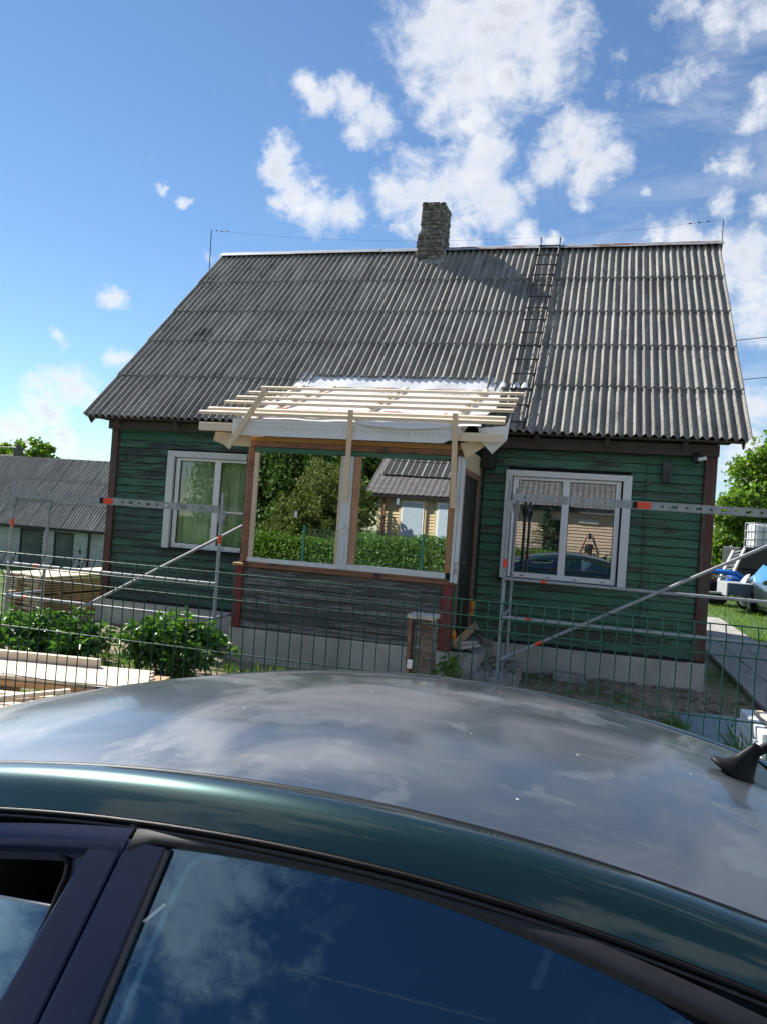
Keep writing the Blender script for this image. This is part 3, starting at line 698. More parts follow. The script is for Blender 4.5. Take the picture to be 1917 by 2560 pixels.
# house wrap on the rafters, up under the sheets
def wrap_pt(u, v):
    x = lerp(2.98, 6.06, u)+.03*math.sin(v*9+u*3); y = lerp(-1.79, .40, v)
    n = .006*math.sin(u*31+3*math.sin(v*5))*math.sin(v*11+u*4)+.004*math.sin(u*13+v*23)
    up = sstep(v, .90, 1.0)
    return (x, y, prz(y)+n-.006*(1-abs((u*5.1) % 1-.5)*2)+.03*up)
wr = MB().grid(wrap_pt, [i/70 for i in range(71)], [i/44 for i in range(45)]).build('house_wrap', M_WRAP, H, True)
m = MB().grid(lambda u, v: (lerp(2.86, 6.00, u), lerp(.26, .74, v), lerp(prz(.26)+.026, roofp(0, 1.53).z-.030, v)+.007*math.sin(u*29)), [i/120 for i in range(121)], [0, .3, .6, 1])
m.build('house_wrap_upstand', M_WRAP, H, True)
def front_pt(u, v):
    x = lerp(2.95, 5.84, u); zt_ = prz(-1.80)-.008; zb_ = lerp(2.838, 2.842, u)
    if u > .93: zb_ += (u-.93)*1.6
    return (x, -1.812-.006*math.sin(u*17)*math.sin(v*3)-.012*(1-v)*(.5+.5*math.sin(u*9)), lerp(zt_, zb_, v))
fw = MB().grid(front_pt, [i/60 for i in range(61)], [i/6 for i in range(7)]).build('house_wrap_front', M_WRAP, H, True)
m = MB()
for i in range(38):
    x = 3.02+i*.0735; m.box(x, x+.011, -1.8405, -1.8385, 2.935+.006*math.sin(i), 2.946+.006*math.sin(i))
for i in range(90): m.box(3.02+i*.031, 3.034+i*.031, -1.8405, -1.8385, 2.994, 2.997)
m.build('printed_dots', M_INK_D, fw)
# loose flap that curls over the eave between the uprights
m = MB().grid(lambda u, v: (lerp(4.56, 5.76, u), -1.84-.035*math.sin(u*math.pi)*v, lerp(prz(-1.80)+.012, prz(-1.80)-.012-.055*math.sin(u*math.pi)**.8, v)), [i/30 for i in range(31)], [0, .35, .7, 1])
m.build('house_wrap_flap', M_WRAP, H, True)
MB().add([(6.02, -1.70, 3.05), (6.33, -1.62, 3.10), (6.38, -1.55, 3.26), (6.26, -1.60, 2.95), (6.20, -1.66, 2.76), (6.06, -1.70, 2.90), (6.36, -1.66, 2.93)], [(0, 1, 6, 5), (1, 2, 6), (5, 6, 4)]).build('house_wrap_corner', M_WRAP, H)
for i, x in enumerate((6.03, 6.22, 6.335)):
    MB().add([roofp(x-.052, .99, .030), roofp(x-.02, .985, .056), roofp(x+.025, .985, .055), roofp(x+.052, .995, .028), roofp(x+.03, 1.09, .045), roofp(x-.01, 1.13, .050), roofp(x-.04, 1.08, .040)], [(0, 1, 6), (1, 5, 6), (1, 2, 5), (2, 4, 5), (2, 3, 4)]).build('wrap_flap', M_WRAP, H)
def word(txt, mat, size, loc, parent, w=None, name='lettering'):
    cu = bpy.data.curves.new('lettering', 'FONT'); cu.body = txt; cu.size = size; cu.resolution_u = 2; cu.extrude = .0008
    o = bpy.data.objects.new('tmp', cu); COL.objects.link(o)
    bpy.context.view_layer.update()
    me = bpy.data.meshes.new_from_object(o.evaluated_get(bpy.context.evaluated_depsgraph_get())); bpy.data.objects.remove(o)
    me.materials.clear(); me.materials.append(mat); ob = obj_(name, me, parent)
    sx = (w/max(.01, ob.dimensions.x)) if w else 1
    ob.matrix_local = Matrix.Translation(loc) @ Matrix.Rotation(math.atan(.366), 4, 'X') @ Matrix.Diagonal((sx, 1, 1, 1)); return ob
for x in (4.06, 5.10): word('•DUPONT•', M_INK_O, .30, (x, .0, prz(0)+.062), wr, .44)
word('Tyvek', M_INK_R, .42, (3.25, -1.56, prz(-1.56)+.034), wr, .95)
word('Tyvek', M_INK_R, .42, (4.75, -1.56, prz(-1.56)+.034), wr, .95)
# counter battens up the slope
for x0_, x1_, y1_ in ((2.98, 3.02, .40), (3.25, 3.52, .30), (4.55, 4.62, .32), (5.70, 5.80, .30)):
    MB().beam((x0_, -1.78, prz(-1.78)+.030), (x1_, y1_, prz(y1_)+.034), .05, .026, up=(0, -.34, .94)).build('counter_batten', M_NEWW, H)
for y, x0_, x1_ in ((-1.83, 2.49, 6.345), (-1.62, 2.50, 6.325), (-1.19, 2.51, 6.365), (-.85, 2.505, 6.355), (-.50, 2.51, 6.345), (-.10, 2.51, 6.375)):
    j = random.uniform(-.01, .01)
    MB().beam((x0_, y+j, prz(y)+.064), (x1_, y-j, prz(y)+.066), .075, .036, up=(0, -.344, .939), ch=.002).build('batten', M_NEWW, H)
# uprights and a loose brace nailed to the eave
MB().beam((3.40, -1.885, 3.40), (2.925, -1.865, 2.67), .075, .026, up=(0, -1, 0), ch=.002).build('brace', M_NEWW_V, H)
MB().beam((4.512, -1.875, 3.19), (4.470, -1.70, 2.10), .060, .028, up=(0, -1, 0), ch=.002).build('upright', M_NEWW_V, H)
MB().beam((5.775, -1.875, 3.19), (5.785, -1.69, 2.10), .062, .028, up=(0, -1, 0), ch=.002).build('upright', M_NEWW_V, H)
# ------------------------------------------------------------------ steps
st = empty('concrete_steps', (6.2, -.9, 0), 0, 'broken concrete landing and step beside the porch door', 'steps')
def pit(o, loc):  # keep world coordinates under a root that stands elsewhere
    o.matrix_parent_inverse = Matrix.Translation(-Vector(loc)); return o
def rough_block(x0, x1, y0, y1, z0, z1, n, amp, seed, mat, name, par, loc):
    rg = random.Random(seed); m = MB()
    m.grid(lambda u, v: (lerp(x0, x1, u)+(rg.uniform(-amp, amp) if 0 < u < 1 else rg.uniform(-amp, 0)), lerp(y0, y1, v)+rg.uniform(-amp, amp)*.5, z1+rg.uniform(-amp, amp*.4)), [i/n for i in range(n+1)], [i/n for i in range(n+1)])
    top = m.v[:]; k = n+1
    for idx in ([i*k for i in range(k)], [i*k+n for i in range(k)], [j for j in range(k)], [n*k+j for j in range(k)]):
        b = len(m.v); 
        for i in idx: m.v.append((lerp(top[i][0], round(top[i][0], 2), 1), top[i][1], z0))
        for q in range(k-1): m.f.append((idx[q], idx[q+1], b+q+1, b+q)); m.m.append(0)
    return pit(m.build(name, mat, par), loc)
rough_block(5.86, 6.20, -1.62, -.08, -.1, .405, 9, .018, 1, M_CONC_D, 'landing', st, (6.2, -.9, 0))
rough_block(6.205, 6.64, -1.98, -.55, -.1, .225, 9, .02, 2, M_CONC_D, 'step', st, (6.2, -.9, 0))
rg = random.Random(9)
for i in range(34):
    on = rg.random() < .5
    x, y, z = (rg.uniform(5.9, 6.18), rg.uniform(-1.5, -.15), .41) if on else (rg.uniform(6.22, 6.6), rg.uniform(-1.9, -.6), .23)
    s = rg.uniform(.015, .045)
    o = MB().box(-s*1.5, s*1.5, -s, s, -s*.4, s*.4, s*.2).build('rubble', M_RUBBLE, st); o.matrix_parent_inverse = Matrix.Translation((-6.2, .9, 0)); o.location = (x, y, z+s*.2); o.rotation_euler = (rg.uniform(-.5, .5), rg.uniform(-.5, .5), rg.uniform(0, 3))
pit(MB().beam((5.95, -1.5, .45), (6.12, -1.25, .47), .10, .03).beam((5.93, -1.40, .49), (6.10, -1.2, .50), .08, .02).build('slab_fragment', M_CONC, st), (6.2, -.9, 0))
pit(MB().beam((5.875, -1.48, .47), (5.98, -.40, .60), .03, .09, roll=.5).build('plank_offcut', M_ENDGR, st), (6.2, -.9, 0))

# ------------------------------------------------------------------ roof ladder
lad = empty('roof_ladder', tuple(roofp(6.3, .1)), 0, 'thin dark steel ladder lying on the corrugated roof right of the porch', 'ladder')
LO = roofp(6.3, .1)
def lpart(m, name): return pit(m.build(name, M_STEELD, lad, True), LO)
for x0_, x1_ in ((6.165, 6.135), (6.425, 6.478)):
    lpart(MB().tube([roofp(x0_, .02, .065), roofp(x1_, 5.62, .065)], .014, 7), 'rail')
for i in range(15):
    t = .12+i*.392; f = t/5.7
    lpart(MB().tube([roofp(lerp(6.165, 6.135, f)-.03, t, .082), roofp(lerp(6.425, 6.478, f)+.03, t, .082)], .0105, 6), 'rung')
for x in (6.135, 6.478):
    lpart(MB().tube([roofp(x, 5.55, .065), roofp(x, 5.75, .09), roofp(x, 5.78, .16)], .012, 6), 'hook')

# ------------------------------------------------------------------ wire aerial between two masts
ae = empty('wire_aerial', (-.58, 3.71, 5.4), 0, 'long wire aerial strung between two thin masts above the ridge', 'aerial')
AO = Vector((-.58, 3.71, 5.4)); TL, TR = Vector((-.625, 3.71, 7.67)), Vector((9.245, 3.71, 7.56))
pit(MB().tube([(-.57, 3.71, 5.2), TL], .010, 7).build('mast', M_STEELD, ae, True), AO)
pit(MB().tube([(9.235, 3.71, 5.2), TR], .008, 7).build('mast', M_STEELD, ae, True), AO)
pit(MB().beam((-.57, 3.71, 5.6), (.0, 3.71, 5.6), .03, .03).beam((8.87, 3.71, 5.6), (9.235, 3.71, 5.6), .03, .03).build('bracket', M_STEELD, ae), AO)
wp = [TL.lerp(TR, i/24)+Vector((0, 0, -.30*(1-(2*i/24-1)**2))) for i in range(25)]
pit(MB().tube(wp, .0017, 5).build('wire', M_STEELD, ae), AO)
for k in (.012, .024, .036, .975, .96, .945):
    p = TL.lerp(TR, k)+Vector((0, 0, -.30*(1-(2*k-1)**2)))
    pit(MB().lathe([(.004, -.03), (.011, -.015), (.011, .015), (.004, .03)], 8, Matrix.Translation(p) @ Matrix.Rotation(math.pi/2, 4, 'Y')).build('insulator', M_STEELD, ae, True), AO)

# ------------------------------------------------------------------ small things on the facade
cc = empty('security_camera', (8.66, -.20, 3.0), 0, 'small white and black security camera under the right eave', 'camera')
c0 = Vector((8.66, -.12, 3.055))
pit(MB().lathe([(.06, -.03), (.06, .03), (.03, .05)], 14, Matrix.Translation((8.60, -.10, 3.03)) @ Matrix.Rotation(math.pi/2, 4, 'X')).build('base', M_BLACKB, cc, True), c0)
pit(MB().tube([(8.60, -.17, 2.995), (8.705, -.21, 3.02)], .024, 12).build('housing', M_PVC, cc, True), c0)
pit(MB().tube([(8.575, -.165, 2.985), (8.615, -.178, 3.0)], .050, 12).build('lens_hood', M_BLACKB, cc, True), c0)
pit(MB().tube([(8.705, -.21, 3.02), (8.80, -.18, 3.05), (8.84, -.10, 3.09)], .006, 6).build('cable', M_BLACKB, cc), c0)
mb = empty('letter_box', (8.265, -.08, 2.64), 0, 'dark grey metal box mounted on the green boards right of the window', 'letter box')
c0 = Vector((8.265, -.08, 2.64)); mg = simple('dark_grey_enamel', (.055, .058, .068), .5, .2, 8, .1)
pit(MB().box(8.208, 8.322, -.115, -.035, 2.645, 2.915, .012).build('body', mg, mb), c0)
pit(MB().box(8.220, 8.310, -.121, -.112, 2.80, 2.815).box(8.225, 8.305, -.119, -.112, 2.665, 2.78, .003).build('door', M_STEELD, mb), c0)
cb = empty('wall_cable', (8.04, -.05, 1.0), 0, 'thin grey cables running down the green boards beside the right window', 'cable')
c0 = Vector((8.04, -.05, 1.0))
for dx, zt_ in ((0, 2.95), (.02, 2.70), (.10, 1.6)):
    rg = random.Random(int(dx*100)); pts = [(8.03+dx+rg.uniform(-.012, .012)+.02*math.sin(z*2), -.042, z) for z in np.linspace(zt_, .5, 14)]
    pit(MB().tube(pts, .0035, 5).build('strand', mg, cb), c0)
for z in (2.62, 1.86):
    pit(MB().lathe([(.03, -.01), (.03, .01)], 10, Matrix.Translation((8.05, -.045, z)) @ Matrix.Rotation(math.pi/2, 4, 'X')).build('clip', mg, cb), c0)
for k, (za, zb_, xa) in enumerate(((4.6, 6.9, 0), (4.05, 6.2, .05))):
    p0 = Vector((9.20, 2.2+k*.4, za+.45)); p1 = Vector((30, 6, 9.8-k*.9))
    pts = [p0.lerp(p1, i/16)+Vector((0, 0, -.35*(1-(2*i/16-1)**2))) for i in range(17)]
    c = MB().tube(pts, .006, 5).build('power_cable', M_STEELD); tag(c, ['upper', 'lower'][k]+' of the two black power cables rising right from the gable', 'cable', 'power cables at the gable')

# ------------------------------------------------------------------ scaffolds
def holes_beam(p0, p1, h, d, par, off, tapes):
    """perforated U-rail: real openings punched along the web"""
    p0, p1 = Vector(p0), Vector(p1); L = (p1-p0).length; dr = (p1-p0)/L; nrm = Vector((0, -1, 0)); u = Vector((0, 0, 1))
    m = MB(); P = lambda s, z, o: p0+dr*s+u*z+nrm*o
    m.beam(P(0, h/2, 0), P(L, h/2, 0), d, .006); m.beam(P(0, -h/2, 0), P(L, -h/2, 0), d, .006)
    hs = []; s = .14; k = 0
    while s < L-.12:
        if abs(s-L*.46) > .16: hs.append((s, .020 if k % 2 == 0 else .034, k % 2))
        s += .125; k += 1
    xs_ = [0]+sum(([a-w, a+w] for a, w, _ in hs), [])+[L]; hz = .016
    for i in range(0, len(xs_), 2): m.beam(P(xs_[i], 0, d/2), P(xs_[i+1], 0, d/2), .005, h-.006)
    for a, w, q in hs:
        n = 12; ring = []; 
        for j in range(n):
            an = 2*math.pi*j/n; cx_ = (w-hz)*(1 if math.cos(an) > 0 else -1)*(1 if q else 0); ring.append((a+cx_+hz*math.cos(an), hz*math.sin(an)))
        hh = h/2-.003
        for j in range(n):
            an0, an1 = 2*math.pi*j/n, 2*math.pi*(j+1)/n
            def outp(an):
                c, s_ = math.cos(an), math.sin(an); k_ = min(w/max(1e-6, abs(c)), hh/max(1e-6, abs(s_))); return (a+c*k_, s_*k_)
            A, B = ring[j], ring[(j+1) % n]; Cc, D = outp(an1), outp(an0)
            for o in (d/2-.0025, d/2+.0025): m.add([P(*A, o), P(*B, o), P(*Cc, o), P(*D, o)], [(0, 1, 2, 3)])
            m.add([P(*A, d/2-.0025), P(*B, d/2-.0025), P(*B, d/2+.0025), P(*A, d/2+.0025)], [(0, 1, 2, 3)])
    b = m.build('guard_beam', M_GALV, par); pit(b, off)
    for a, w, mt in tapes:
        t = MB().beam(P(a, 0, d/2+.004), P(a+w, 0, d/2+.004), .002, h-.012).build('tape', mt, b)
    return b
def scaffold(label, x0, x1, yf, yb, zbase, ztop, zbeam, zrail, zlow, diag, tape_z):
    off = Vector((x0, yf, 0)); s = empty('scaffold', off, 0, label, 'scaffold', 'scaffold frames in front of the house')
    put = lambda o: pit(o, off)
    for (x, y) in ((x0, yf), (x0, yb), (x1, yf), (x1, yb)):
        zb_ = zbase if (x == x0) else 0.02; zt_ = ztop if y == yf else ztop-.04
        p = put(MB().tube([(x, y, zb_), (x, y, zt_-.14)], .0225, 10).tube([(x, y, zt_-.15), (x, y, zt_)], .0165, 8).build('standard', M_GALV, s, True))
        put(MB().box(x-.06, x+.06, y-.06, y+.06, zb_-.012, zb_, .002).build('base_plate', M_GALV, s))
        if y == yf: t = MB().tube([(x, y, tape_z), (x, y, tape_z+.10)], .0235, 10, False).build('tape', M_ORANGE, p, True); 
        MB().prism([(x-.05, zbeam-.10), (x-.02, zbeam-.20), (x+.02, zbeam-.20), (x+.05, zbeam-.10), (x+.03, zbeam-.03), (x-.03, zbeam-.03)], y-.026, y+.026).build('bracket', M_GALV, p)
    for x in (x0, x1):
        for z in (zbeam-.06, zlow): put(MB().tube([(x, yf, z), (x, yb, z)], .019, 8).build('transom', M_GALV, s, True))
    holes_beam((x0+.04, yf-.03, zbeam), (x1-.01, yf-.03, zbeam-.012), .085, .045, s, off, [((x1-x0)*.46-.09, .055, M_DARK), ((x1-x0)*.46-.035, .14, M_ORANGE)])
    for z in (zrail, zlow):
        r = put(MB().tube([(x0, yf-.03, z), (x1, yf-.03, z-.005)], .019, 8).build('rail', M_GALV, s, True))
        for xx in ((x0+.42,) if z == zrail else (x0+.28,)): MB().tube([(xx, yf-.03, z), (xx+.06, yf-.03, z)], .0205, 8, False).build('tape', M_ORANGE, r, True)
    d = put(MB().tube([diag[0], diag[1]], .018, 8).build('diagonal_brace', M_GALV, s, True))
    a, b = Vector(diag[0]), Vector(diag[1])
    if x0 > 3: MB().tube([a.lerp(b, .13), a.lerp(b, .155)], .0195, 8, False).build('tape', M_ORANGE, d, True)
    return s
scaffold('galvanised scaffold frame in front of the left window with orange tapes', -.065, 2.985, -2.0, -1.30, .02, 2.09, 1.90, .98, .55, ((.95, -2.045, .40), (3.0, -1.32, 1.72)), 1.47)
scaffold('galvanised scaffold frame in front of the right window with orange tapes', 6.43, 9.50, -1.60, -.68, .24, 2.48, 2.275, 1.325, .88, ((6.44, -1.645, .38), (9.48, -1.645, 2.08)), 1.45)

# ------------------------------------------------------------------ wire mesh fence
FY = -7.50
HZ = [1.615, 1.500, 1.265, 1.035, .805, .69, .575, .345, .115]
def vwire_mesh():
    m = MB(); pts = [(0, 0, .06)]
    for z in (.63,): pts += [(0, 0, z-.055), (0, -.032, z), (0, 0, z+.055)]
    pts += [(0, 0, 1.500), (0, -.034, 1.557), (0, 0, 1.612), (0, 0, 1.619)]
    return m.tube(pts, .0026, 6).mesh('upright_wire', M_FENCE, True)
VW = vwire_mesh()
FN = empty('mesh_fence', (1.70, FY, 0), 0, 'green welded wire mesh fence between the car and the house', 'fence')
for k, (xa, xb) in enumerate(((1.70, 4.19), (4.21, 6.695), (6.705, 9.19), (9.21, 11.7))):
    P = empty('panel', (xa-1.70, 0, (0, 0, -.014, -.03)[k])); P.parent = FN
    n = int((xb-xa)/.055)
    for i in range(n+1):
        o = obj_('upright_wire', VW, P); o.location = (.006+i*.0551, 0, 0)
    for z in HZ: MB().tube([(-.004, .005, z), (xb-xa, .005, z)], .0030, 6).build('cross_wire', M_FENCE, P, True)
    for z in (1.557,): MB().tube([(-.004, -.0385, z), (xb-xa, -.0385, z)], .0028, 6).build('cross_wire', M_FENCE, P, True)
for x in (1.695, 4.2, 9.2, 11.71):
    MB().box(x-.025-1.7, x+.025-1.7, .012, .062, 0, 1.68, .004).build('post', M_FENCE, FN)

# ------------------------------------------------------------------ brick gate pillar
bp = empty('brick_pillar', (5.79, -3.0, 0), 0, 'short worn brick pillar with pale cap and a rusty steel edge before the porch', 'pillar')
c0 = Vector((5.79, -3.0, 0))
pit(MB().box(5.70, 5.90, -2.98, -2.76, 0, .935).build('core', M_MORT, bp), c0)
z = .02; c = 0
while z < .92:
    for (a, b, y0_, y1_) in (((5.697, 5.903, -3.0, -2.90),) if c % 2 else ((5.697, 5.795, -3.0, -2.88), (5.805, 5.903, -3.0, -2.88))):
        j = [random.uniform(-.005, .005) for _ in range(3)]
        pit(box_('brick', M_RBR, bp, a+j[0], b+j[1], y0_+j[2], y1_, z, z+.062, .006), c0)
    for ys_ in ((-2.89, -2.755),): pit(box_('brick', M_RBR, bp, 5.80, 5.908, ys_[0]+.012, ys_[1], z, z+.062, .006), c0)
    z += .073; c += 1
pit(rough_block(5.64, 5.925, -3.03, -2.74, .932, .968, 7, .008, 5, M_CAPS, 'cap', bp, c0), c0)
pit(MB().box(5.648, 5.692, -3.01, -2.97, 0, .93, .003).build('rusty_edge', M_RUST, bp), c0)
pit(MB().box(5.694, 5.712, -3.022, -3.002, 0, .90, .002).build('steel_strip', M_BLACKB, bp), c0)
pit(MB().box(5.675, 5.725, -3.05, -3.023, .43, .52, .006).lathe([(.014, 0), (.014, .02)], 8, Matrix.Translation((5.70, -3.05, .475)) @ Matrix.Rotation(math.pi/2, 4, 'X')).build('hinge_clamp', M_PVC, bp), c0)

# ------------------------------------------------------------------ sawn timber stack left of the house
ts = empty('timber_stack', (-.62, -.53, 0), math.radians(84), 'tall stack of sawn pine boards beside the left house corner', 'timber')
bw = .148
for lay in range(15):
    z = .06+lay*.039+(.03 if lay > 7 else 0)
    for k in range(6):
        L = 3.2+random.uniform(-.12, .12); x0_ = random.uniform(-.05, .05)
        o = MB().box(x0_, x0_+L, k*bw+.004+random.uniform(-.003, .003), (k+1)*bw-.004, z, z+.027, .0015).build('board', M_STACK if lay > 12 or k % 3 else M_ENDGR, ts)
for x in (.25, 1.6, 2.9):
    MB().box(x, x+.07, -.02, 6*bw+.02, 0, .058).build('bearer', M_ENDGR, ts); MB().box(x, x+.06, -.01, 6*bw+.01, .369, .398).build('sticker_lath', M_ENDGR, ts)

# ------------------------------------------------------------------ timber laid out behind the fence
tp = empty('timber_pile', (2.9, -5.6, 0), math.radians(9), 'low pile of new planks lying just behind the mesh fence at left', 'timber')
for i in range(5):
    o = MB().box(-2.2, 1.30-i*.05, .02+i*.128, .143+i*.128, .455+random.uniform(-.002, .002), .485, .002).build('plank', M_NEWW, tp)
MB().box(-2.2, .64, .56, .62, .487, .555, .003).build('square_timber', M_NEWW, tp)
MB().box(-2.2, 1.25, .00, .64, .405, .452, .003).build('plank_bundle', M_ENDGR, tp)
for i in range(5):
    y = -.66+i*.135; MB().beam((-2.0, y+random.uniform(-.02, .02), .375), (1.25-.05*i, y+random.uniform(-.03, .03), .375), .075, .045, ch=.002).build('square_timber', M_NEWW, tp)
for i in range(7):
    y = -1.02+i*.155; MB().beam((-2.0, y, .33), (1.2, y+random.uniform(-.03, .03), .33), .12, .035, ch=.002).build('plank', M_STACK, tp)
MB().beam((.25, -.50, .415), (.72, -.04, .43), .045, .03, ch=.002).build('lath', M_NEWW, tp)
for x in (-1.6, -.2, 1.0): MB().box(x, x+.1, -1.05, .68, 0, .265, .004).build('bearer', M_ENDGR, tp)

# ------------------------------------------------------------------ things lying at the right
sb = MB(); rg = random.Random(3)
pl = [(8.40, -1.86), (8.47, -1.78), (8.70, -1.70), (8.97, -1.66), (8.93, -2.10), (8.87, -2.52), (8.84, -2.88), (8.62, -2.90), (8.49, -2.76), (8.40, -2.60), (8.37, -2.3)]
sb.prism(pl, .055, .075, 'Z'); sb = sb.build('metal_sheet', M_SHEETB); tag(sb, 'blue-grey cut sheet lying flat on the earth at the right', 'sheet')
MB().prism([(8.62, -2.95), (8.84, -2.93), (8.95, -2.72), (8.92, -2.56), (8.86, -2.50), (8.80, -2.86)], .03, .052, 'Z').build('underlay', M_KRAFT, sb)
wf = empty('window_frame_stack', (9.0, -3.1, 0), 0, 'old white window frames stacked on the ground at the right edge', 'window frames')
c0 = Vector((9.0, -3.1, 0))
for k, (x0_, x1_, y0_, y1_, z) in enumerate(((8.80, 9.75, -3.75, -2.50, .04), (8.825, 9.72, -3.70, -2.56, .15), (8.84, 9.70, -3.62, -2.66, .26))):
    m = MB().box(x0_, x1_, y1_-.09, y1_, z, z+.10, .006).box(x0_, x1_, y0_, y0_+.09, z, z+.10, .006).box(x0_, x0_+.085, y0_+.091, y1_-.091, z, z+.10, .006).box(x1_-.085, x1_, y0_+.091, y1_-.091, z, z+.10, .006)
    pit(m.build('frame', M_WHITEW, wf), c0)
pit(MB().box(8.97, 9.62, -3.54, -2.74, .30, .306).build('pane', M_FARGL, wf), c0)
pit(MB().beam((8.93, -3.35, .375), (9.5, -3.25, .375), .07, .03, ch=.002).beam((8.98, -2.75, .37), (9.08, -3.6, .37), .06, .025).build('lath', M_NEWW, wf), c0)
bt = empty('plastic_bottle', (8.295, -2.70, .06), 0, 'small crushed blue plastic bottle lying beside the sheet', 'bottle')
MB().tube([(-.09, 0, .0), (-.07, 0, 0), (.03, .0, 0), (.06, 0, 0), (.09, 0, .0)], [.03, .042, .04, .018, .016], 12).build('body', simple('blue_plastic', (.05, .20, .62), .25, .1, 8, .05), bt, True)
MB().tube([(.088, 0, 0), (.108, 0, 0)], .018, 10).build('cap', M_BLUE, bt, True)
lb = MB().box(7.02, 7.44, -.52, -.30, .0, .11, .012).build('concrete_block', M_CONC_D); tag(lb, 'loose concrete block on the earth below the right window', 'block')
rs = random.Random(12); m = MB()
for i in range(260):
    x, y = rs.uniform(6.7, 9.3), rs.uniform(-3.6, -.15); s = rs.uniform(.008, .03)*(1.6 if rs.random() < .1 else 1)
    m.box(-s, s*1.2, -s, s, -s*.4, s*.7, s*.25, Matrix.Translation((x, y, .012)) @ Matrix.Rotation(rs.uniform(0, 3), 4, 'Z') @ Matrix.Rotation(rs.uniform(-.5, .5), 4, 'X'))
tag(m.build('gravel', M_RUBBLE), 'loose stones and rubble scattered on the earth before the house', 'gravel', kind='stuff')
m = MB()
for i in range(46):
    x = rs.uniform(6.8, 8.85); s = rs.uniform(.02, .055)
    m.box(-s, s, -s*.6, s*.6, -.05, rs.uniform(.01, .045), .008, Matrix.Translation((x, rs.uniform(-.22, -.10), .0)) @ Matrix.Rotation(rs.uniform(-.4, .4), 4, 'Z'))
tag(m.build('footing_rubble', M_RUBBLE), 'dark rubble along the foot of the right foundation wall', 'rubble', kind='stuff')
# ------------------------------------------------------------------ vegetation
def leaf_cloud(cent, L, Wd, rng, droop=0.0, up=.5, fold=True):
    """pointed leaves, six vertices each, folded along the midrib"""
    n = len(cent); a = rng.normal(size=(n, 3)); a[:, 2] = a[:, 2]*.55-droop; a /= np.linalg.norm(a, axis=1)[:, None]
    nr = rng.normal(size=(n, 3))*.8; nr[:, 2] += up; b = np.cross(nr, a); b /= np.linalg.norm(b, axis=1)[:, None]+1e-9
    nn = np.cross(a, b); l = L*rng.uniform(.65, 1.25, (n, 1)); w = Wd*rng.uniform(.7, 1.2, (n, 1))
    p0 = cent; p1 = cent+a*l*.4+b*w*.5+nn*w*.18; p2 = cent+a*l*.75+b*w*.32+nn*w*.1-np.array([0, 0, 1])*l*.06; p3 = cent+a*l-np.array([0, 0, 1])*l*.16
    p4 = cent+a*l*.75-b*w*.32+nn*w*.1-np.array([0, 0, 1])*l*.06; p5 = cent+a*l*.4-b*w*.5+nn*w*.18
    V = np.stack([p0, p1, p2, p3, p4, p5], 1).reshape(-1, 3); i = np.arange(n)[:, None]*6
    F = np.concatenate([i+np.array([0, 1, 2, 3]), i+np.array([0, 3, 4, 5])]); return V, F
def quad_leaves(cent, L, Wd, rng, up=.4):
    n = len(cent); a = rng.normal(size=(n, 3)); a /= np.linalg.norm(a, axis=1)[:, None]
    nr = rng.normal(size=(n, 3)); nr[:, 2] += up; b = np.cross(nr, a); b /= np.linalg.norm(b, axis=1)[:, None]+1e-9
    l = L*rng.uniform(.6, 1.3, (n, 1))/2; w = Wd*rng.uniform(.6, 1.3, (n, 1))/2
    V = np.stack([cent-a*l, cent+b*w, cent+a*l, cent-b*w], 1).reshape(-1, 3)
    return V, np.arange(n*4).reshape(-1, 4)
def clumps(rng, ell, n_cl, per, r_cl, shell=.6):
    """ell: list of (centre, radii); leaves gather in clumps through the crown"""
    out = []; vol = np.array([np.prod(r) for c, r in ell])**.7; vol /= vol.sum()
    for k in rng.choice(len(ell), n_cl, p=vol):
        c, r = ell[k]; d = rng.normal(size=3); d /= np.linalg.norm(d); q = shell+(1-shell)*rng.random()**.6
        cc = np.array(c)+d*np.array(r)*q; rr = r_cl*rng.uniform(.6, 1.35)
        dd = rng.normal(size=(per, 3)); dd /= np.linalg.norm(dd, axis=1)[:, None]
        out.append(cc+dd*rr*(rng.random((per, 1))**.45)*np.array([1, 1, .75]))
    return np.concatenate(out)
def tree(name, base, ell, n_cl, per, r_cl, L, Wd, mat, label, cat='tree', group=None, seed=1, trunk=(.12, .05), top=None, shell=.5):
    rng = np.random.default_rng(seed); root = empty(name, base, 0, label, cat, group)
    pts = clumps(rng, ell, n_cl, per, r_cl, shell); V, F = quad_leaves(pts, L, Wd, rng)
    obj_('crown', fast_mesh('crown', V, F, None, mat), root)
    m = MB(); top = top or max(c[2] for c, r in ell)
    m.tube([(0, 0, -.2), (.05, .02, top*.35), (-.04, .05, top*.7), (0, 0, top)], trunk[0], 8, r1=trunk[1]*.5)
    rr = random.Random(seed)
    for c, r in ell:
        for q in range(2):
            d = Vector((rr.uniform(-1, 1)*r[0], rr.uniform(-1, 1)*r[1], rr.uniform(-.3, .8)*r[2]))*.8
            z0 = min(c[2]*.6, top*.8)*rr.uniform(.6, 1); s = Vector((0, 0, z0)); e = Vector(c)+d
            m.tube([s, s.lerp(e, .5)+Vector((0, 0, .1*r[2])), e], trunk[1], 6, r1=trunk[1]*.2)
    m.build('trunk', M_BARK, root, True); return root

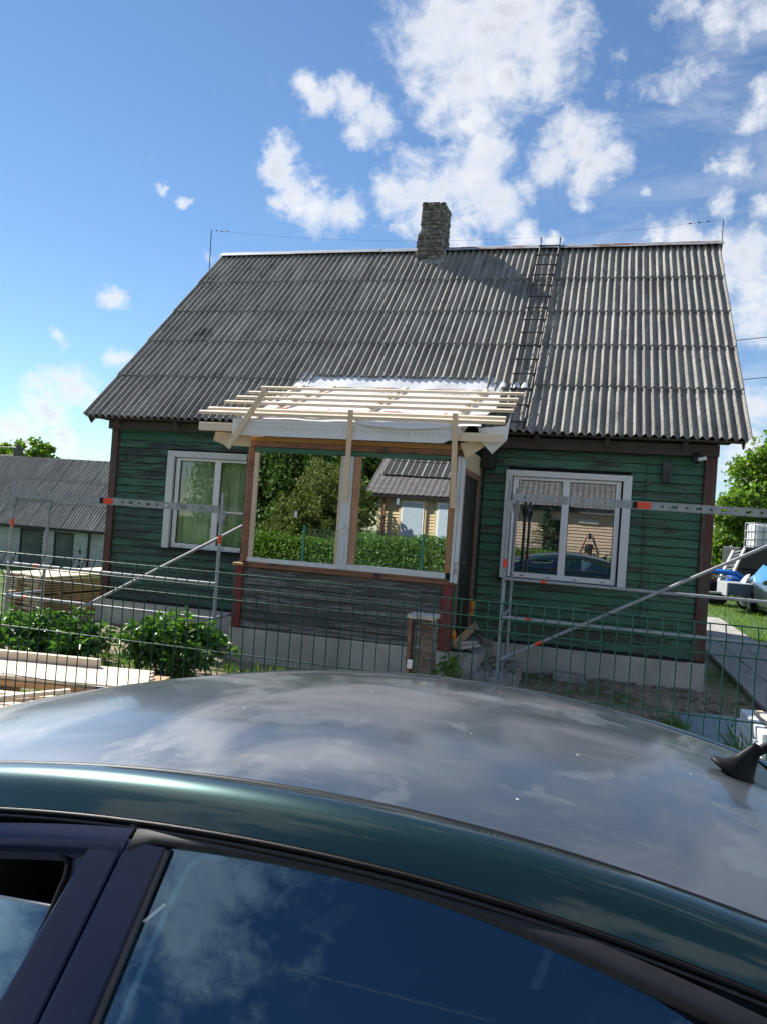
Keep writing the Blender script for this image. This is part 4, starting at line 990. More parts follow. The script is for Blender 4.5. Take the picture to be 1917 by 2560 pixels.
def peony(base, label, n_st, rx, ry, h, seed, lean=0):
    rng = np.random.default_rng(seed); rr = random.Random(seed); root = empty('peony_bush', base, 0, label, 'bush', 'peony bushes by the fence')
    C_ = []; m = MB()
    for i in range(n_st):
        a = rr.uniform(0, 2*math.pi); q = rr.random()**.6; ex, ey = math.cos(a)*rx*q, math.sin(a)*ry*q; hh = h*(1-.45*q*q)*rr.uniform(.75, 1.12)
        p0 = Vector((ex*.35, ey*.35, 0)); p1 = Vector((ex*.7, ey*.7, hh*.6)); p2 = Vector((ex, ey, hh)); m.tube([p0, p1, p2], .006, 5, r1=.003)
        for k in range(9):
            t = rr.uniform(.30, 1.0); p = p0.lerp(p1, t*2) if t < .5 else p1.lerp(p2, (t-.5)*2)
            out = Vector((ex*.2+rr.gauss(0, 1), ey*.2+rr.gauss(0, 1), rr.uniform(-.1, .5))); out.normalize(); s = p+out*rr.uniform(.05, .15)
            m.tube([p, s], .0025, 4, r1=.0018)
            for j in range(5): C_.append(s+Vector((rr.gauss(0, .014), rr.gauss(0, .014), rr.gauss(0, .01))))
    V, F = leaf_cloud(np.array([tuple(c) for c in C_]), .125, .044, rng, .10, .9)
    obj_('foliage', fast_mesh('foliage', V, F, None, M_PEONY, False), root); m.build('stems', simple('peony_stem', (.10, .11, .03), .6), root, True); return root
peony((1.32, -2.95, 0), 'left peony bush with dense dark leaves under the scaffold', 60, .78, .52, .55, 3)
peony((2.98, -2.90, 0), 'right peony bush with pointed sunlit leaves beside the porch base', 64, .66, .50, .66, 5)
rng = np.random.default_rng(8); rr = random.Random(8); root = empty('weed_plant', (6.02, -2.72, 0), 0, 'small bright green leafy plant beside the brick pillar', 'plant'); C_ = []; m = MB()
for i in range(16):
    e = Vector((rr.gauss(0, .15), rr.gauss(0, .10), rr.uniform(.30, .62))); m.tube([(0, 0, 0), e*.5+Vector((0, 0, .06)), e], .004, 5)
    C_ += [(e+Vector((rr.gauss(0, .03), rr.gauss(0, .03), -rr.random()*.18))) for _ in range(9)]
V, F = leaf_cloud(np.array([tuple(c) for c in C_]), .10, .035, rng, .05, .8); obj_('foliage', fast_mesh('foliage', V, F, None, M_HEDGE), root); m.build('stems', M_PEONY, root)

def blades(n, xr, yr, h, seed, excl=None, zf=ground_z):
    rng = np.random.default_rng(seed); x = rng.uniform(*xr, n); y = rng.uniform(*yr, n)
    if excl is not None: k = excl(x, y); x, y = x[k], y[k]
    n = len(x); z = np.array([zf(a, b) for a, b in zip(x, y)]) if zf else np.zeros(n)
    c = np.stack([x, y, z], 1); an = rng.uniform(0, 2*np.pi, n); s = np.stack([np.cos(an), np.sin(an), 0*an], 1); ln = rng.normal(size=(n, 3))*.4; ln[:, 2] = 1
    hh = (h*rng.uniform(.4, 1.3, n))[:, None]; w = hh*.07
    V = np.stack([c-s*w, c+s*w, c+ln*hh], 1).reshape(-1, 3); return V, np.arange(n*3).reshape(-1, 3)
V1, F1 = blades(26000, (10.63, 17), (4.8, 26), .10, 2)
V2, F2 = blades(3000, (10.62, 11.4), (3.2, 7), .07, 4)
tag(obj_('lawn_grass', fast_mesh('lawn_grass', np.concatenate([V1, V2]), None, np.concatenate([F1, F2+len(V1)]), M_GRASS)), 'sunlit short lawn beyond the paved path', 'grass', kind='stuff')
V1, F1 = blades(9000, (-3.5, 4.4), (-4.6, -2.2), .13, 5, lambda x, y: np.sin(x*2.1+1)*np.sin(y*2.7)+.3 > 0)
V2, F2 = blades(6000, (-8, -.3), (-3, 8), .12, 6)
V3, F3 = blades(700, (6.7, 9.3), (-3.6, -.3), .07, 7, lambda x, y: np.sin(x*5)*np.sin(y*4.1+1) > .35)
V4, F4 = blades(260, (8.75, 9.0), (-4.0, -2.6), .22, 9); V5, F5 = blades(160, (8.15, 8.36), (-2.75, -2.4), .17, 10)
V6, F6 = blades(900, (9.0, 9.4), (-2.6, 3.0), .06, 12)
Vs = [V1, V2, V3, V4, V5, V6]; Fs = [F1, F2, F3, F4, F5, F6]; off = 0; FF = []
for v, f in zip(Vs, Fs): FF.append(f+off); off += len(v)
tag(obj_('yard_grass', fast_mesh('yard_grass', np.concatenate(Vs), None, np.concatenate(FF), M_HEDGE)), 'ragged grass growing round the bushes and bare earth', 'grass', kind='stuff')

# trees behind
RT = [('big bright green maple tree rising behind the dark car at the right', (16.9, 30.0, 0), [((0, 0, 5.0), (3.0, 2.6, 2.6)), ((-1.4, -.5, 3.1), (2.0, 1.8, 2.0)), ((1.5, 0, 3.2), (2.4, 2, 2.2)), ((.4, 0, 6.6), (2.0, 1.8, 1.7))], 800, 60, .55, M_LEAF, 31),
      ('mid green lower tree just right of the house corner', (14.2, 27.3, 0), [((0, 0, 2.1), (1.5, 1.5, 1.7)), ((-.3, 0, 3.2), (1.1, 1.1, 1.0)), ((.9, .4, 1.5), (1.3, 1.3, 1.5))], 480, 55, .42, M_LEAF, 32),
      ('green tree standing behind the white tank at the far right', (21.5, 33.0, 0), [((0, 0, 4.2), (3.2, 3, 3.2)), ((-1.2, 0, 6.2), (2.2, 2, 2.0))], 340, 55, .60, M_LEAF, 33)]
for lab, base, ell, nc, per, rc, mt, sd in RT:
    tree('leafy_tree', base, ell, nc, per, rc, .23, .16, mt, lab, group='trees behind the garden', seed=sd, trunk=(.2, .07))
tree('round_tree', (-29.6, 33, -1.2), [((0, 0, 5.2), (2.3, 2.2, 1.6)), ((-1.6, 0, 4.8), (1.6, 1.5, 1.1)), ((1.3, 0, 4.7), (1.3, 1.3, 1.2))], 150, 42, .42, .34, .22, M_LEAF, 'round green tree showing above the low grey roof at the far left', seed=41, trunk=(.2, .08))
up = empty('utility_pole', (-27.2, 29.5, -1.2), 0, 'dark utility pole standing before the round tree at the far left', 'pole')
MB().tube([(0, 0, 0), (0, 0, 6.15)], .16, 8, r1=.12).build('shaft', M_POLE, up, True)
MB().box(-.30, .30, -.05, .05, 5.2, 5.95).box(-.42, .42, -.04, .04, 5.9, 5.98).build('fittings', M_POLE, up)
for k in range(2): MB().tube([(-.3, 0, 6.0-k*.5), (-8, -1, 5.7-k*.6), (-20, -3, 6.1-k*.7)], .018, 5).build('wire', M_STEELD, up)

# ------------------------------------------------------------------ neighbour's outbuilding, far left
NB = empty('outbuilding', (-15, 17, -1.2), 0, 'low white brick outbuilding with grey corrugated roof at the left', 'building')
nz = lambda p: p
def nput(o): return pit(o, (-15, 17, -1.2))
nput(MB().box(-26, -11.96, 17.05, 22.9, -1.4, .60).build('wall', M_SBR, NB))
bme = MB().box(0, .232, -.03, .06, 0, .078, .006).mesh('brick', M_SBR)
op = [(-20.3, -18.6, -.62, .30), (-15.92, -14.92, -1.4, .40), (-14.22, -13.38, -1.4, .36)]
for c in range(20):
    z = .575-(c+1)*.088; x = -17.6+(c % 2)*.12
    while x < -12.0:
        xa, xb = x, min(x+.232, -11.965)
        for a, b, z0, z1 in op:
            if z0-.08 < z < z1+.06:
                if a-.07 < xa < b+.07: xa = b+.07
                if a-.07 < xb < b+.07: xb = a-.07
        if xb-xa > .03:
            o = obj_('brick', bme, NB); o.location = (xa+15, random.uniform(-.006, .004), z+1.2); o.scale = ((xb-xa)/.232, 1, 1)
        x += .242
for i, (a, b, z0, z1) in enumerate(op):
    w = nput(MB().box(a, b, 17.02, 17.06, z0, z1).build('door' if i else 'window', simple('grey_door%d' % i, (.10, .115, .105), .7, .35, 2, .2) if i else M_FARGL, NB))
    MB().box(a-.06, a, 16.98, 17.06, z0, z1+.06).box(b, b+.06, 16.98, 17.06, z0, z1+.06).box(a, b, 16.98, 17.06, z1, z1+.06).build('frame', M_STEELD, w)
    if i == 0: MB().box((a+b)/2-.02, (a+b)/2+.02, 16.99, 17.05, z0, z1).build('mullion', M_PVC, w)
nput(MB().tube([(-12.55, 16.93, .55), (-12.57, 16.93, -1.3)], .05, 8).build('downpipe', M_STEELD, NB, True))
nput(MB().box(-13.05, -12.92, 16.97, 17.04, -1.2, -.05).build('board', M_STEELD, NB))
ncw = .84; nrow = [(0, 1.15), (1.15, 2.3), (2.3, 3.45)]
na = math.atan2(3.72-.66, 3.45*.75); nsl = math.hypot(3.06, 2.7); nL = nsl/3; nrm = math.atan2(3.0, 2.75)
def nroof_mesh(L):
    p = ncw/6; nx = 6*6+1; vs = []; 
    for t in (0, L+.08):
        for i in range(nx): x = i*ncw/(nx-1)*1.01; vs.append((x, t, .020*math.cos(2*math.pi*x/p)+.02*(1-t/L)))
    fs = [(i, i+1, nx+i+1, nx+i) for i in range(nx-1)]; return fast_mesh('roof_sheet', vs, fs, None, M_ROOF, True)
nme = nroof_mesh(nL); RN = Matrix.Rotation(nrm, 4, 'X')
for r in range(3):
    for c in range(18):
        o = obj_('roof_sheet', nme, NB); o.matrix_local = Matrix.Translation((-26.1+c*ncw*.98+15, -.35+r*nL*math.cos(nrm), .60+1.2+r*nL*math.sin(nrm)+.002*(c % 2))) @ RN
nput(MB().grid(lambda u, v: (-26.1+u*14.7, 16.65+3*nL*math.cos(nrm)*(2-v), .60+3*nL*math.sin(nrm)*v), [0, 1], [0, 1]).build('rear_roof_slope', M_ROOF2, NB))
nput(MB().beam((-26, 16.72, .56), (-11.6, 16.72, .56), .04, .12).build('fascia', M_STEELD, NB))
for x in (-11.97,): nput(MB().add([(x, 17.06, .6), (x, 22.0, .6), (x, 16.65+3*nL*math.cos(nrm), .55+3*nL*math.sin(nrm))], [(0, 1, 2)]).build('gable', M_SBR, NB))

# ------------------------------------------------------------------ parked things at the far right
def small_car(loc, rz, paint, label):
    c = empty('parked_car', loc, rz, label, 'car')
    st_ = [(-2.1, .45, .62, .50), (-2.0, .30, .78, .68), (-1.3, .22, .84, .86), (-.8, .2, .85, .92), (.2, .2, .85, .95), (1.2, .22, .85, .96), (1.9, .3, .82, .95), (2.1, .4, .76, .85)]
    ring = lambda s: [(s[0], -s[2]*.9, s[1]), (s[0], -s[2], s[1]+.2), (s[0], -s[2]*.99, s[3]-.12), (s[0], -s[2]*.9, s[3]), (s[0], s[2]*.9, s[3]), (s[0], s[2]*.99, s[3]-.12), (s[0], s[2], s[1]+.2), (s[0], s[2]*.9, s[1])]
    def loft(rings, m):
        b = len(m.v); k = len(rings[0]); 
        for r in rings: m.v += r
        for i in range(len(rings)-1):
            for j in range(k): m.f.append((b+i*k+j, b+i*k+(j+1) % k, b+(i+1)*k+(j+1) % k, b+(i+1)*k+j)); m.m.append(0)
        m.f += [tuple(b+j for j in range(k)), tuple(b+(len(rings)-1)*k+j for j in range(k))]; m.m += [0, 0]; return m
    shade_auto(loft([ring(s) for s in st_], MB()).build('body', paint, c))
    g = [(-.95, .90, .72, .93), (-.25, .93, .66, 1.40), (.9, .94, .66, 1.45), (1.75, .95, .72, .97)]
    gr = lambda s: [(s[0], -.80, .92), (s[0], -s[2], s[3]-.04), (s[0], -s[2]+.1, s[3]), (s[0], s[2]-.1, s[3]), (s[0], s[2], s[3]-.04), (s[0], .80, .92)]
    shade_auto(loft([gr(s) for s in g], MB()).build('cabin', M_CARGL, c))
    MB().grid(lambda u, v: (lerp(-.2, .95, u), lerp(-.64, .64, v), 1.425+.05*math.sin(u*math.pi)*math.cos((v-.5)*2)), [i/6 for i in range(7)], [i/6 for i in range(7)]).build('roof', paint, c, True)
    for x in (-1.28, 1.28):
        for s in (-1, 1):
            w = MB().tube([(x, s*.66, .31), (x, s*.87, .31)], .31, 20).build('wheel', M_RUBBER, c, True); MB().tube([(x, s*.80, .31), (x, s*.885, .31)], .20, 14).build('rim', M_GALV, w)
    for s in (-1, 1): MB().box(-2.09, -1.95, s*.62-.14, s*.62+.14, .58, .72, .03).build('headlight', M_CHROME, c)
    for s in (-1, 1): MB().box(-.75, -.62, s*.92-.09, s*.92+.09, .92, 1.04, .03).build('mirror', paint, c)
    return c
small_car((12.78, 12.05, 0), math.radians(92), simple('dark_green_paint', (.018, .030, .026), .25, .1, 4, 0, Coat_Weight=1.0), 'dark green car parked on the lawn at the right edge')
tr = empty('utility_trailer', (11.6, 13.6, 0), math.radians(6), 'grey-blue box trailer parked on the lawn behind the house', 'trailer')
MB().box(-.40, .95, -.5, .5, .47, .80, .01).build('box', M_TRAIL, tr); MB().box(-.42, .97, -.52, .52, .80, .83, .004).box(-.44, -.40, -.51, .51, .45, .82, .004).build('rim', M_GALV, tr)
for s in (-1, 1):
    w = MB().tube([(.45, s*.54, .28), (.45, s*.70, .28)], .28, 16).build('wheel', M_RUBBER, tr, True); MB().tube([(.45, s*.66, .28), (.45, s*.71, .28)], .15, 12).build('rim', M_GALV, w)
MB().tube([(-.4, 0, .5), (-1.3, 0, .45)], .035, 8).build('drawbar', M_GALV, tr)
bl = empty('blue_tractor', (11.25, 15.2, 0), 0, 'small blue tractor frame with an orange beacon behind the trailer', 'tractor')
MB().tube([(-.25, 0, .1), (-.25, 0, 1.0), (-.18, 0, 1.06), (.55, 0, 1.03), (.75, 0, .92)], .075, 10).tube([(-.25, .7, .1), (-.25, .7, 1.0), (-.18, .7, 1.06), (.55, .7, 1.03), (.75, .7, .92)], .075, 10).build('roll_frame', M_BLUE, bl, True)
MB().box(.35, 1.35, .05, .65, .45, .95, .08).build('bonnet', M_BLUE, bl); MB().box(-.2, .35, .0, .7, .30, .62, .05).build('seat_platform', M_BLACKB, bl)
MB().prism([(-.1, .93), (.5, .93), (.4, .88), (0, .86)], -.085, -.07).build('window_panel', M_PALE, bl)
for x, r in ((.0, .38), (1.1, .26)):
    for y in (-.12, .82): MB().tube([(x, y-.1, r), (x, y+.1, r)], r, 16).build('wheel', M_RUBBER, bl, True)
MB().tube([(-.55, .1, .1), (-.55, .1, 1.0)], .04, 8).build('post', M_RUST, bl); MB().lathe([(.05, 0), (.09, .02), (.085, .12), (.03, .17)], 10, Matrix.Translation((-.55, .1, 1.0))).build('beacon', M_ORANGE, bl, True)
tk = empty('flatbed_truck', (14.6, 22.3, 0), math.radians(8), 'dark flatbed truck with slanted white ramps under the tank', 'truck')
MB().box(-2.0, 2.4, -1.1, 1.1, .75, 1.0, .03).box(-1.9, 2.3, -1.0, 1.0, 1.0, 1.84, .04).build('bed', M_BLACKB, tk); MB().box(2.4, 4.0, -1.1, 1.1, .6, 2.4, .1).build('cab', M_TRAIL, tk)
for x in (-1.3, 1.2, 3.2):
    for y in (-1, 1): MB().tube([(x, y-.14, .48), (x, y+.14, .48)], .48, 16).build('wheel', M_RUBBER, tk, True)
for k, (a, b) in enumerate((((-2.0, -1.3, 1.75), (-2.75, -2.2, .55)), ((.6, -1.3, 1.6), (-.75, -2.3, .35)))):
    m = MB(); a, b = Vector(a), Vector(b); sd = Vector((.2, 0, .06))
    m.beam(a-sd, b-sd, .07, .09).beam(a+sd, b+sd, .07, .09)
    for i in range(9): m.beam(a.lerp(b, (i+.5)/9)-sd, a.lerp(b, (i+.5)/9)+sd, .05, .03)
    m.build('ramp', M_TARP, tk)
ib = empty('water_tank', (13.95, 22.0, 1.86), math.radians(8), 'white plastic water tank in a grey steel cage up on the truck', 'tank')
MB().box(-.56, .64, -.5, .5, .0, .92, .07).build('bottle', M_IBC, ib)
m = MB()
for i in range(5): x = -.59+i*.315; m.tube([(x, -.54, 0), (x, -.54, .96)], .018, 6).tube([(x, .54, 0), (x, .54, .96)], .018, 6)
for i in range(4): y = -.54+i*.36; m.tube([(-.60, y, 0), (-.60, y, .96)], .018, 6).tube([(.68, y, 0), (.68, y, .96)], .018, 6)
for z in (.02, .33, .64, .95): m.tube([(-.60, -.55, z), (.68, -.55, z), (.68, .55, z), (-.60, .55, z), (-.60, -.55, z)], .018, 6)
m.build('cage', M_GALV, ib); MB().box(-.62, .70, -.56, .56, -.10, -.02).build('pallet', M_STEELD, ib)
tpn = empty('tarpaulin', (11.70, 13.9, 0), 0, 'crumpled white tarpaulin hanging between trailer and dark car', 'tarpaulin')
MB().grid(lambda u, v: (lerp(-.15, .35, u)+.30*v*v*(1-u)+.05*math.sin(u*9), .1*math.sin(u*7+v*3), lerp(.28, 1.05, v)+.05*math.sin(u*8)-.15*u*(1-v)), [i/14 for i in range(15)], [i/14 for i in range(15)]).build('cloth', M_TARP, tpn, True)
bf = empty('board_fence', (15, 25.0, 0), 0, 'dark board fence at the end of the lawn', 'fence')
for i in range(30): MB().box(-5+i*.2, -5+i*.2+.185, -.012, .012, .05, 1.0+random.uniform(-.03, .03), .003).build('board', M_BROWNH, bf)
MB().box(-5, 1, .013, .05, .3, .38).box(-5, 1, .013, .05, .8, .88).build('rail', M_BROWNH, bf)
# ------------------------------------------------------------------ car in the foreground
CAR = empty('car', (7.298, -8.682, 0.03), -.029, 'dark green hatchback with faded peeling roof parked in front of the fence', 'car')
CZ = -.03
def prof(x):
    q = x+.33; return (.116 if q < 0 else .147)*q*q
def cw(x): return .584-.029*x*x
def top_pt(x, t):  # t in -1..1 across, roof skin
    return (x, cw(x)*t, 1.442-prof(x)-.052*t*t+CZ)
def rail_pt(x, s, t):  # side band from the drip seam (t=0) to the door gap (t=1)
    w = cw(x)
    return (x, s*(w+.106*t+.010*math.sin(t*math.pi)), 1.390-prof(x)-.058*t**1.9+.010*math.sin(t*math.pi)+CZ)
def side_pt(x, z, s=-1, out=0.0):
    y = .690+(1.30-z)*.75; return (x, s*(y+out), z+CZ)
def rng_(a, b, n): return [lerp(a, b, i/n) for i in range(n+1)]
MB().grid(lambda x, t: top_pt(x, t), rng_(-1.82, .54, 48), rng_(-.992, .992, 32)).build('roof', M_FADED, CAR, True)
MB().grid(lambda x, t: (lambda p: (p[0], p[1], p[2]-.035))(top_pt(x, t)), rng_(-1.80, .52, 16), rng_(-.98, .98, 10), True).build('headliner', M_HEADL, CAR, True)
for s in (-1, 1):
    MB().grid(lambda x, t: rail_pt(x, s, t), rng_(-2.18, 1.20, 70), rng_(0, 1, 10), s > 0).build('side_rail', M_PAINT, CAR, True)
    pts = [Vector(top_pt(x, s*.998))+Vector((0, s*.002, -.004)) for x in rng_(-1.82, .56, 46)]
    MB().tube(pts, .0062, 6).build('drip_moulding', M_RUBBER, CAR, True)
    # gap and weather strip under the rail
    pts = [Vector(rail_pt(x, s, 1.0))+Vector((0, s*.002, -.006)) for x in rng_(-2.0, .95, 50)]
    MB().tube(pts, .006, 6).build('weather_strip', M_RUBBER, CAR, True)
    MB().tube([p+Vector((0, s*.006, -.0085)) for p in pts], .0042, 6).build('frame_edge', M_TRIM, CAR, True)
    # door frame: upper band between gap and glass
    def ftop(x): return 1.390-prof(x)-.058-.012
    def gtop(x):
        if x < -.64: return ftop(x)-.055
        return ftop(x)-(.026+.012*sstep(x, -.2, .3))
    fr = lambda x, v: (lambda z, o: (x, s*(.690+(1.30-z)*.75+o), z+CZ))(lerp(ftop(x), gtop(x), v), .004+.012*math.sin(math.pi*min(1, v*1.0))-.010*v)
    MB().grid(fr, rng_(-1.95, -.688, 24), rng_(0, 1, 8), s > 0).build('front_door_frame', M_NAVY, CAR, True)
    MB().grid(fr, rng_(-.680, .60, 30), rng_(0, 1, 8), s > 0).build('rear_door_frame', M_TRIM, CAR, True)
    def strip(name, tl, tr_, bl_, br_, mat, out=.010, ch=.006):
        # raised applique between four (x, z) corners
        def P(u, v, o): 
            xa = lerp(tl[0], bl_[0], v); xb = lerp(tr_[0], br_[0], v); za = lerp(tl[1], bl_[1], v); zb_ = lerp(tr_[1], br_[1], v)
            return side_pt(lerp(xa, xb, u), lerp(za, zb_, u), s, o)
        us = [0, 0, .05, .5, .95, 1, 1]; os = [0, out*.7, out, out*1.04, out, out*.7, 0]
        m = MB(); vs_ = [0, 0, .02, .5, 1]
        m.grid(lambda i, j: P(us[i], vs_[j], os[i] if j > 0 else 0), range(7), range(5), s > 0); return shade_auto(m.build(name, mat, CAR), 22)
    strip('rear_pillar_trim', (-.688, 1.291), (-.612, 1.290), (-.722, .968), (-.630, .968), M_NAVY, .010)
    strip('front_pillar_trim', (-.755, 1.285), (-.693, 1.289), (-.818, .968), (-.726, .968), M_NAVY, .010)
    strip('pillar_gap', (-.697, 1.312), (-.685, 1.312), (-.736, .968), (-.712, .968), M_RUBBER, .002)
    strip('window_channel', (-.611, 1.289), (-.600, 1.287), (-.629, .968), (-.616, .968), M_TRIM, .008)
    # quarter of the front frame with the rounded window corner
    xs_f = [(-.944, 1.244), (-.861, 1.255), (-.818, 1.253), (-.790, 1.239), (-.783, 1.223), (-.781, 1.18), (-.785, 1.13), (-.803, .968)]
    outer = [(-.944, 1.262), (-.861, 1.270), (-.80, 1.273), (-.760, 1.272), (-.754, 1.24), (-.760, 1.20), (-.772, 1.13), (-.798, .968)]
    m = MB().grid(lambda i, v: side_pt(lerp(outer[i][0], xs_f[i][0], v), lerp(outer[i][1], xs_f[i][1], v), s, .006-.012*v), range(8), [0, .5, 1], s < 0); m.build('front_window_surround', M_TRIM, CAR, True)
    pts = [Vector(side_pt(x, z, s, -.002)) for x, z in xs_f]; MB().tube(pts, .006, 6).build('window_seal', M_RUBBER, CAR, True)
    # panes
    gl = [(-.612, 1.290), (-.40, 1.296), (-.21, 1.298), (0, 1.280), (.216, 1.240), (.40, 1.185), (.56, 1.120), (.60, .968), (-.629, .968)]
    MB().add([side_pt(x, z, s, -.004) for x, z in gl], [tuple(range(9))]).build('rear_door_glass', M_CARGL, CAR)
    g2 = [(-1.90, 1.125), (-1.35, 1.155), (-.781, 1.180), (-.802, .968), (-2.02, .968)]
    MB().add([side_pt(x, z, s, -.010) for x, z in g2], [tuple(range(5))]).build('front_door_glass', M_CARGL, CAR)
    MB().tube([Vector(side_pt(x, z, s, -.009)) for x, z in g2[:3]], .003, 5).build('glass_edge', M_PALE, CAR, True)
    # rear quarter behind the door glass
    MB().grid(lambda x, v: side_pt(x, lerp(.968, max(.970, 1.390-prof(x)-.075), v), s, .002), rng_(.585, 1.15, 10), rng_(0, 1, 6), s > 0).build('rear_quarter', M_PAINT, CAR, True)
    # lower body side
    def body(u, v):
        x = lerp(-2.72, 1.42, u); e = max(0, (abs(x+.65)-1.5)/.57)**2.2*.22
        prof_ = [(.937, .968), (.955, .88), (.962, .70), (.962, .55), (.94, .40), (.88, .24)]
        y, z = prof_[v]; zt_ = .968 if x > -2.0 else lerp(.968, .70, ((-2.0-x)/.72)**1.5)
        if v == 0: z = zt_
        if v == 1: z = zt_-.075
        return (x, s*(y-e*(.9 if v else 1)), z+CZ)
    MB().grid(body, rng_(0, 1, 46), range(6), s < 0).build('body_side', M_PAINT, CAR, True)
    m = MB()
    for a in (-2.02, .66): m.tube([Vector((a+.36*math.cos(q), s*.962, .31+.36*math.sin(q)+CZ)) for q in rng_(-.2, math.pi+.2, 20)], .02, 6)
    m.build('wheel_arch', M_TRIM, CAR, True)
    for a in (-2.02, .66):
        w = MB().tube([(a, s*.77, .30+CZ), (a, s*.80, .30+CZ), (a, s*.95, .30+CZ), (a, s*.975, .30+CZ)], [.27, .30, .30, .27], 28).build('wheel', M_RUBBER, CAR, True)
        MB().lathe([(.19, 0), (.19, .02), (.17, .035), (.05, .02)], 20, Matrix.Translation((a, s*.958, .30+CZ)) @ Matrix.Rotation(-s*math.pi/2, 4, 'X')).build('rim', M_GALV, w, True)
    MB().box(-2.66, -2.44, s*.60-.16, s*.60+.16, .56+CZ, .70+CZ, .04).build('headlight', M_CHROME, CAR)
    MB().box(1.30, 1.435, s*.66-.10, s*.66+.10, .62+CZ, .92+CZ, .03).build('tail_light', simple('red_lens', (.30, .01, .01), .2, .1, 4, 0), CAR)
    MB().lathe([(.02, -.09), (.07, -.08), (.085, 0), (.07, .08), (.02, .09)], 14, Matrix.Translation((-1.72, s*1.07, 1.04+CZ)) @ Matrix.Rotation(math.pi/2, 4, 'X') @ Matrix.Diagonal((.8, .8, 1, 1))).build('door_mirror', M_PAINT, CAR, True)
    for x in (-1.02, .28): MB().box(x, x+.17, s*.965-.02, s*.965+.02, .79+CZ, .825+CZ, .01).build('door_handle', M_TRIM, CAR)
# glass front and rear, bonnet, tailgate, floor
MB().grid(top_pt, rng_(-2.20, -1.84, 10), rng_(-.95, .95, 14)).build('windscreen', M_CARGL, CAR, True)
MB().grid(top_pt, rng_(.56, 1.18, 12), rng_(-.93, .93, 14)).build('rear_window', M_CARGL, CAR, True)
MB().grid(lambda u, v: (lerp(-2.72, -2.10, u), lerp(-.80, .80, v)*lerp(.80, .97, u), lerp(.71, .962, u**.75)+.035*math.cos((v-.5)*2.6)+CZ), rng_(0, 1, 10), rng_(0, 1, 12)).build('bonnet', M_PAINT, CAR, True)
MB().grid(lambda u, v: (lerp(1.19, 1.44, u), lerp(-.60, .60, v)*lerp(1.0, 1.2, u), lerp(1.02, .60, u)+CZ), rng_(0, 1, 6), rng_(0, 1, 8)).build('tailgate', M_PAINT, CAR, True)
MB().box(1.30, 1.50, -.78, .78, .28+CZ, .60+CZ, .06).build('bumper', M_PAINT, CAR); MB().box(-2.80, -2.55, -.76, .76, .26+CZ, .56+CZ, .07).build('bumper', M_PAINT, CAR)
MB().box(-2.6, 1.35, -.78, .78, .20+CZ, .32+CZ).build('floor_pan', M_TRIM, CAR)
MB().box(-2.15, -1.75, -.74, .74, .45+CZ, .93+CZ, .05).build('dashboard', M_TRIM, CAR)
def seat(x, y):
    m = MB().box(x-.05, x+.45, y-.25, y+.25, .32+CZ, .52+CZ, .06); m.beam((x+.38, y, .45+CZ), (x+.58, y, 1.02+CZ), .46, .12, up=(-1, 0, .3), ch=.04)
    o = m.build('seat', M_SEAT, CAR); MB().beam((x+.575, y, 1.03+CZ), (x+.61, y, 1.20+CZ), .25, .085, up=(-1, 0, .2), ch=.03).build('headrest', M_SEAT, o); return o
seat(-1.30, -.36); seat(-1.30, .36)
MB().tube([(.02, -.30, .97+CZ), (.06, -.30, 1.10+CZ), (.10, -.28, 1.13+CZ), (.24, -.16, 1.12+CZ), (.30, -.12, 1.06+CZ)], .010, 6).tube([(.24, -.16, 1.12+CZ), (.235, -.18, 1.22+CZ)], .008, 6).build('cargo_net_frame', M_PALE, CAR, True)
rb = MB().box(.10, .55, -.60, .60, .34+CZ, .52+CZ, .06).beam((.48, 0, .48+CZ), (.72, 0, .98+CZ), 1.2, .12, up=(-1, 0, .4), ch=.05).build('rear_bench', M_SEAT, CAR)
for y in (-.36, .36): MB().beam((.70, y, 1.0+CZ), (.745, y, 1.15+CZ), .24, .08, up=(-1, 0, .3), ch=.03).build('headrest', M_SEAT, rb)
# grab handle, belt and white card painting sunlight on the seat, behind rear glass
MB().add([(-.482, -.355, 1.0+CZ), (-.433, -.196, 1.0+CZ), (-.395, -.205, 1.0+CZ), (-.397, -.268, 1.0+CZ), (-.428, -.35, 1.0+CZ)], [(0, 1, 3, 4), (1, 2, 3)]).build('sunlit_seat_card', M_PVC, CAR)
MB().tube([Vector(side_pt(x, z, -1, -.022)) for x, z in ((-.50, 1.283), (-.545, 1.279), (-.566, 1.262), (-.578, 1.20), (-.585, 1.10), (-.592, .97))], .006, 6).build('pale_strip', simple('grey_strip', (.50, .54, .54), .8), CAR, True)  # thin pale strip along the inner face of the rear door glass
# aerial
A0 = Vector(top_pt(.425, .13))
MB().lathe([(.052, -.004), (.050, .006), (.030, .018), (.020, .045), (.012, .075), (.009, .09)], 16, Matrix.Translation(A0) @ Matrix.Rotation(.55, 4, 'Y') @ Matrix.Diagonal((1.25, .72, 1, 1))).build('antenna_base', M_RUBBER, CAR, True)
ad = Vector((.80, .05, .60)).normalized()
MB().tube([A0+Vector((.035, 0, .055)), A0+Vector((.045, 0, .06))+ad*.10, A0+Vector((.045, 0, .06))+ad*.42], [.0125, .0085, .004], 9).build('antenna_rod', M_RUBBER, CAR, True)
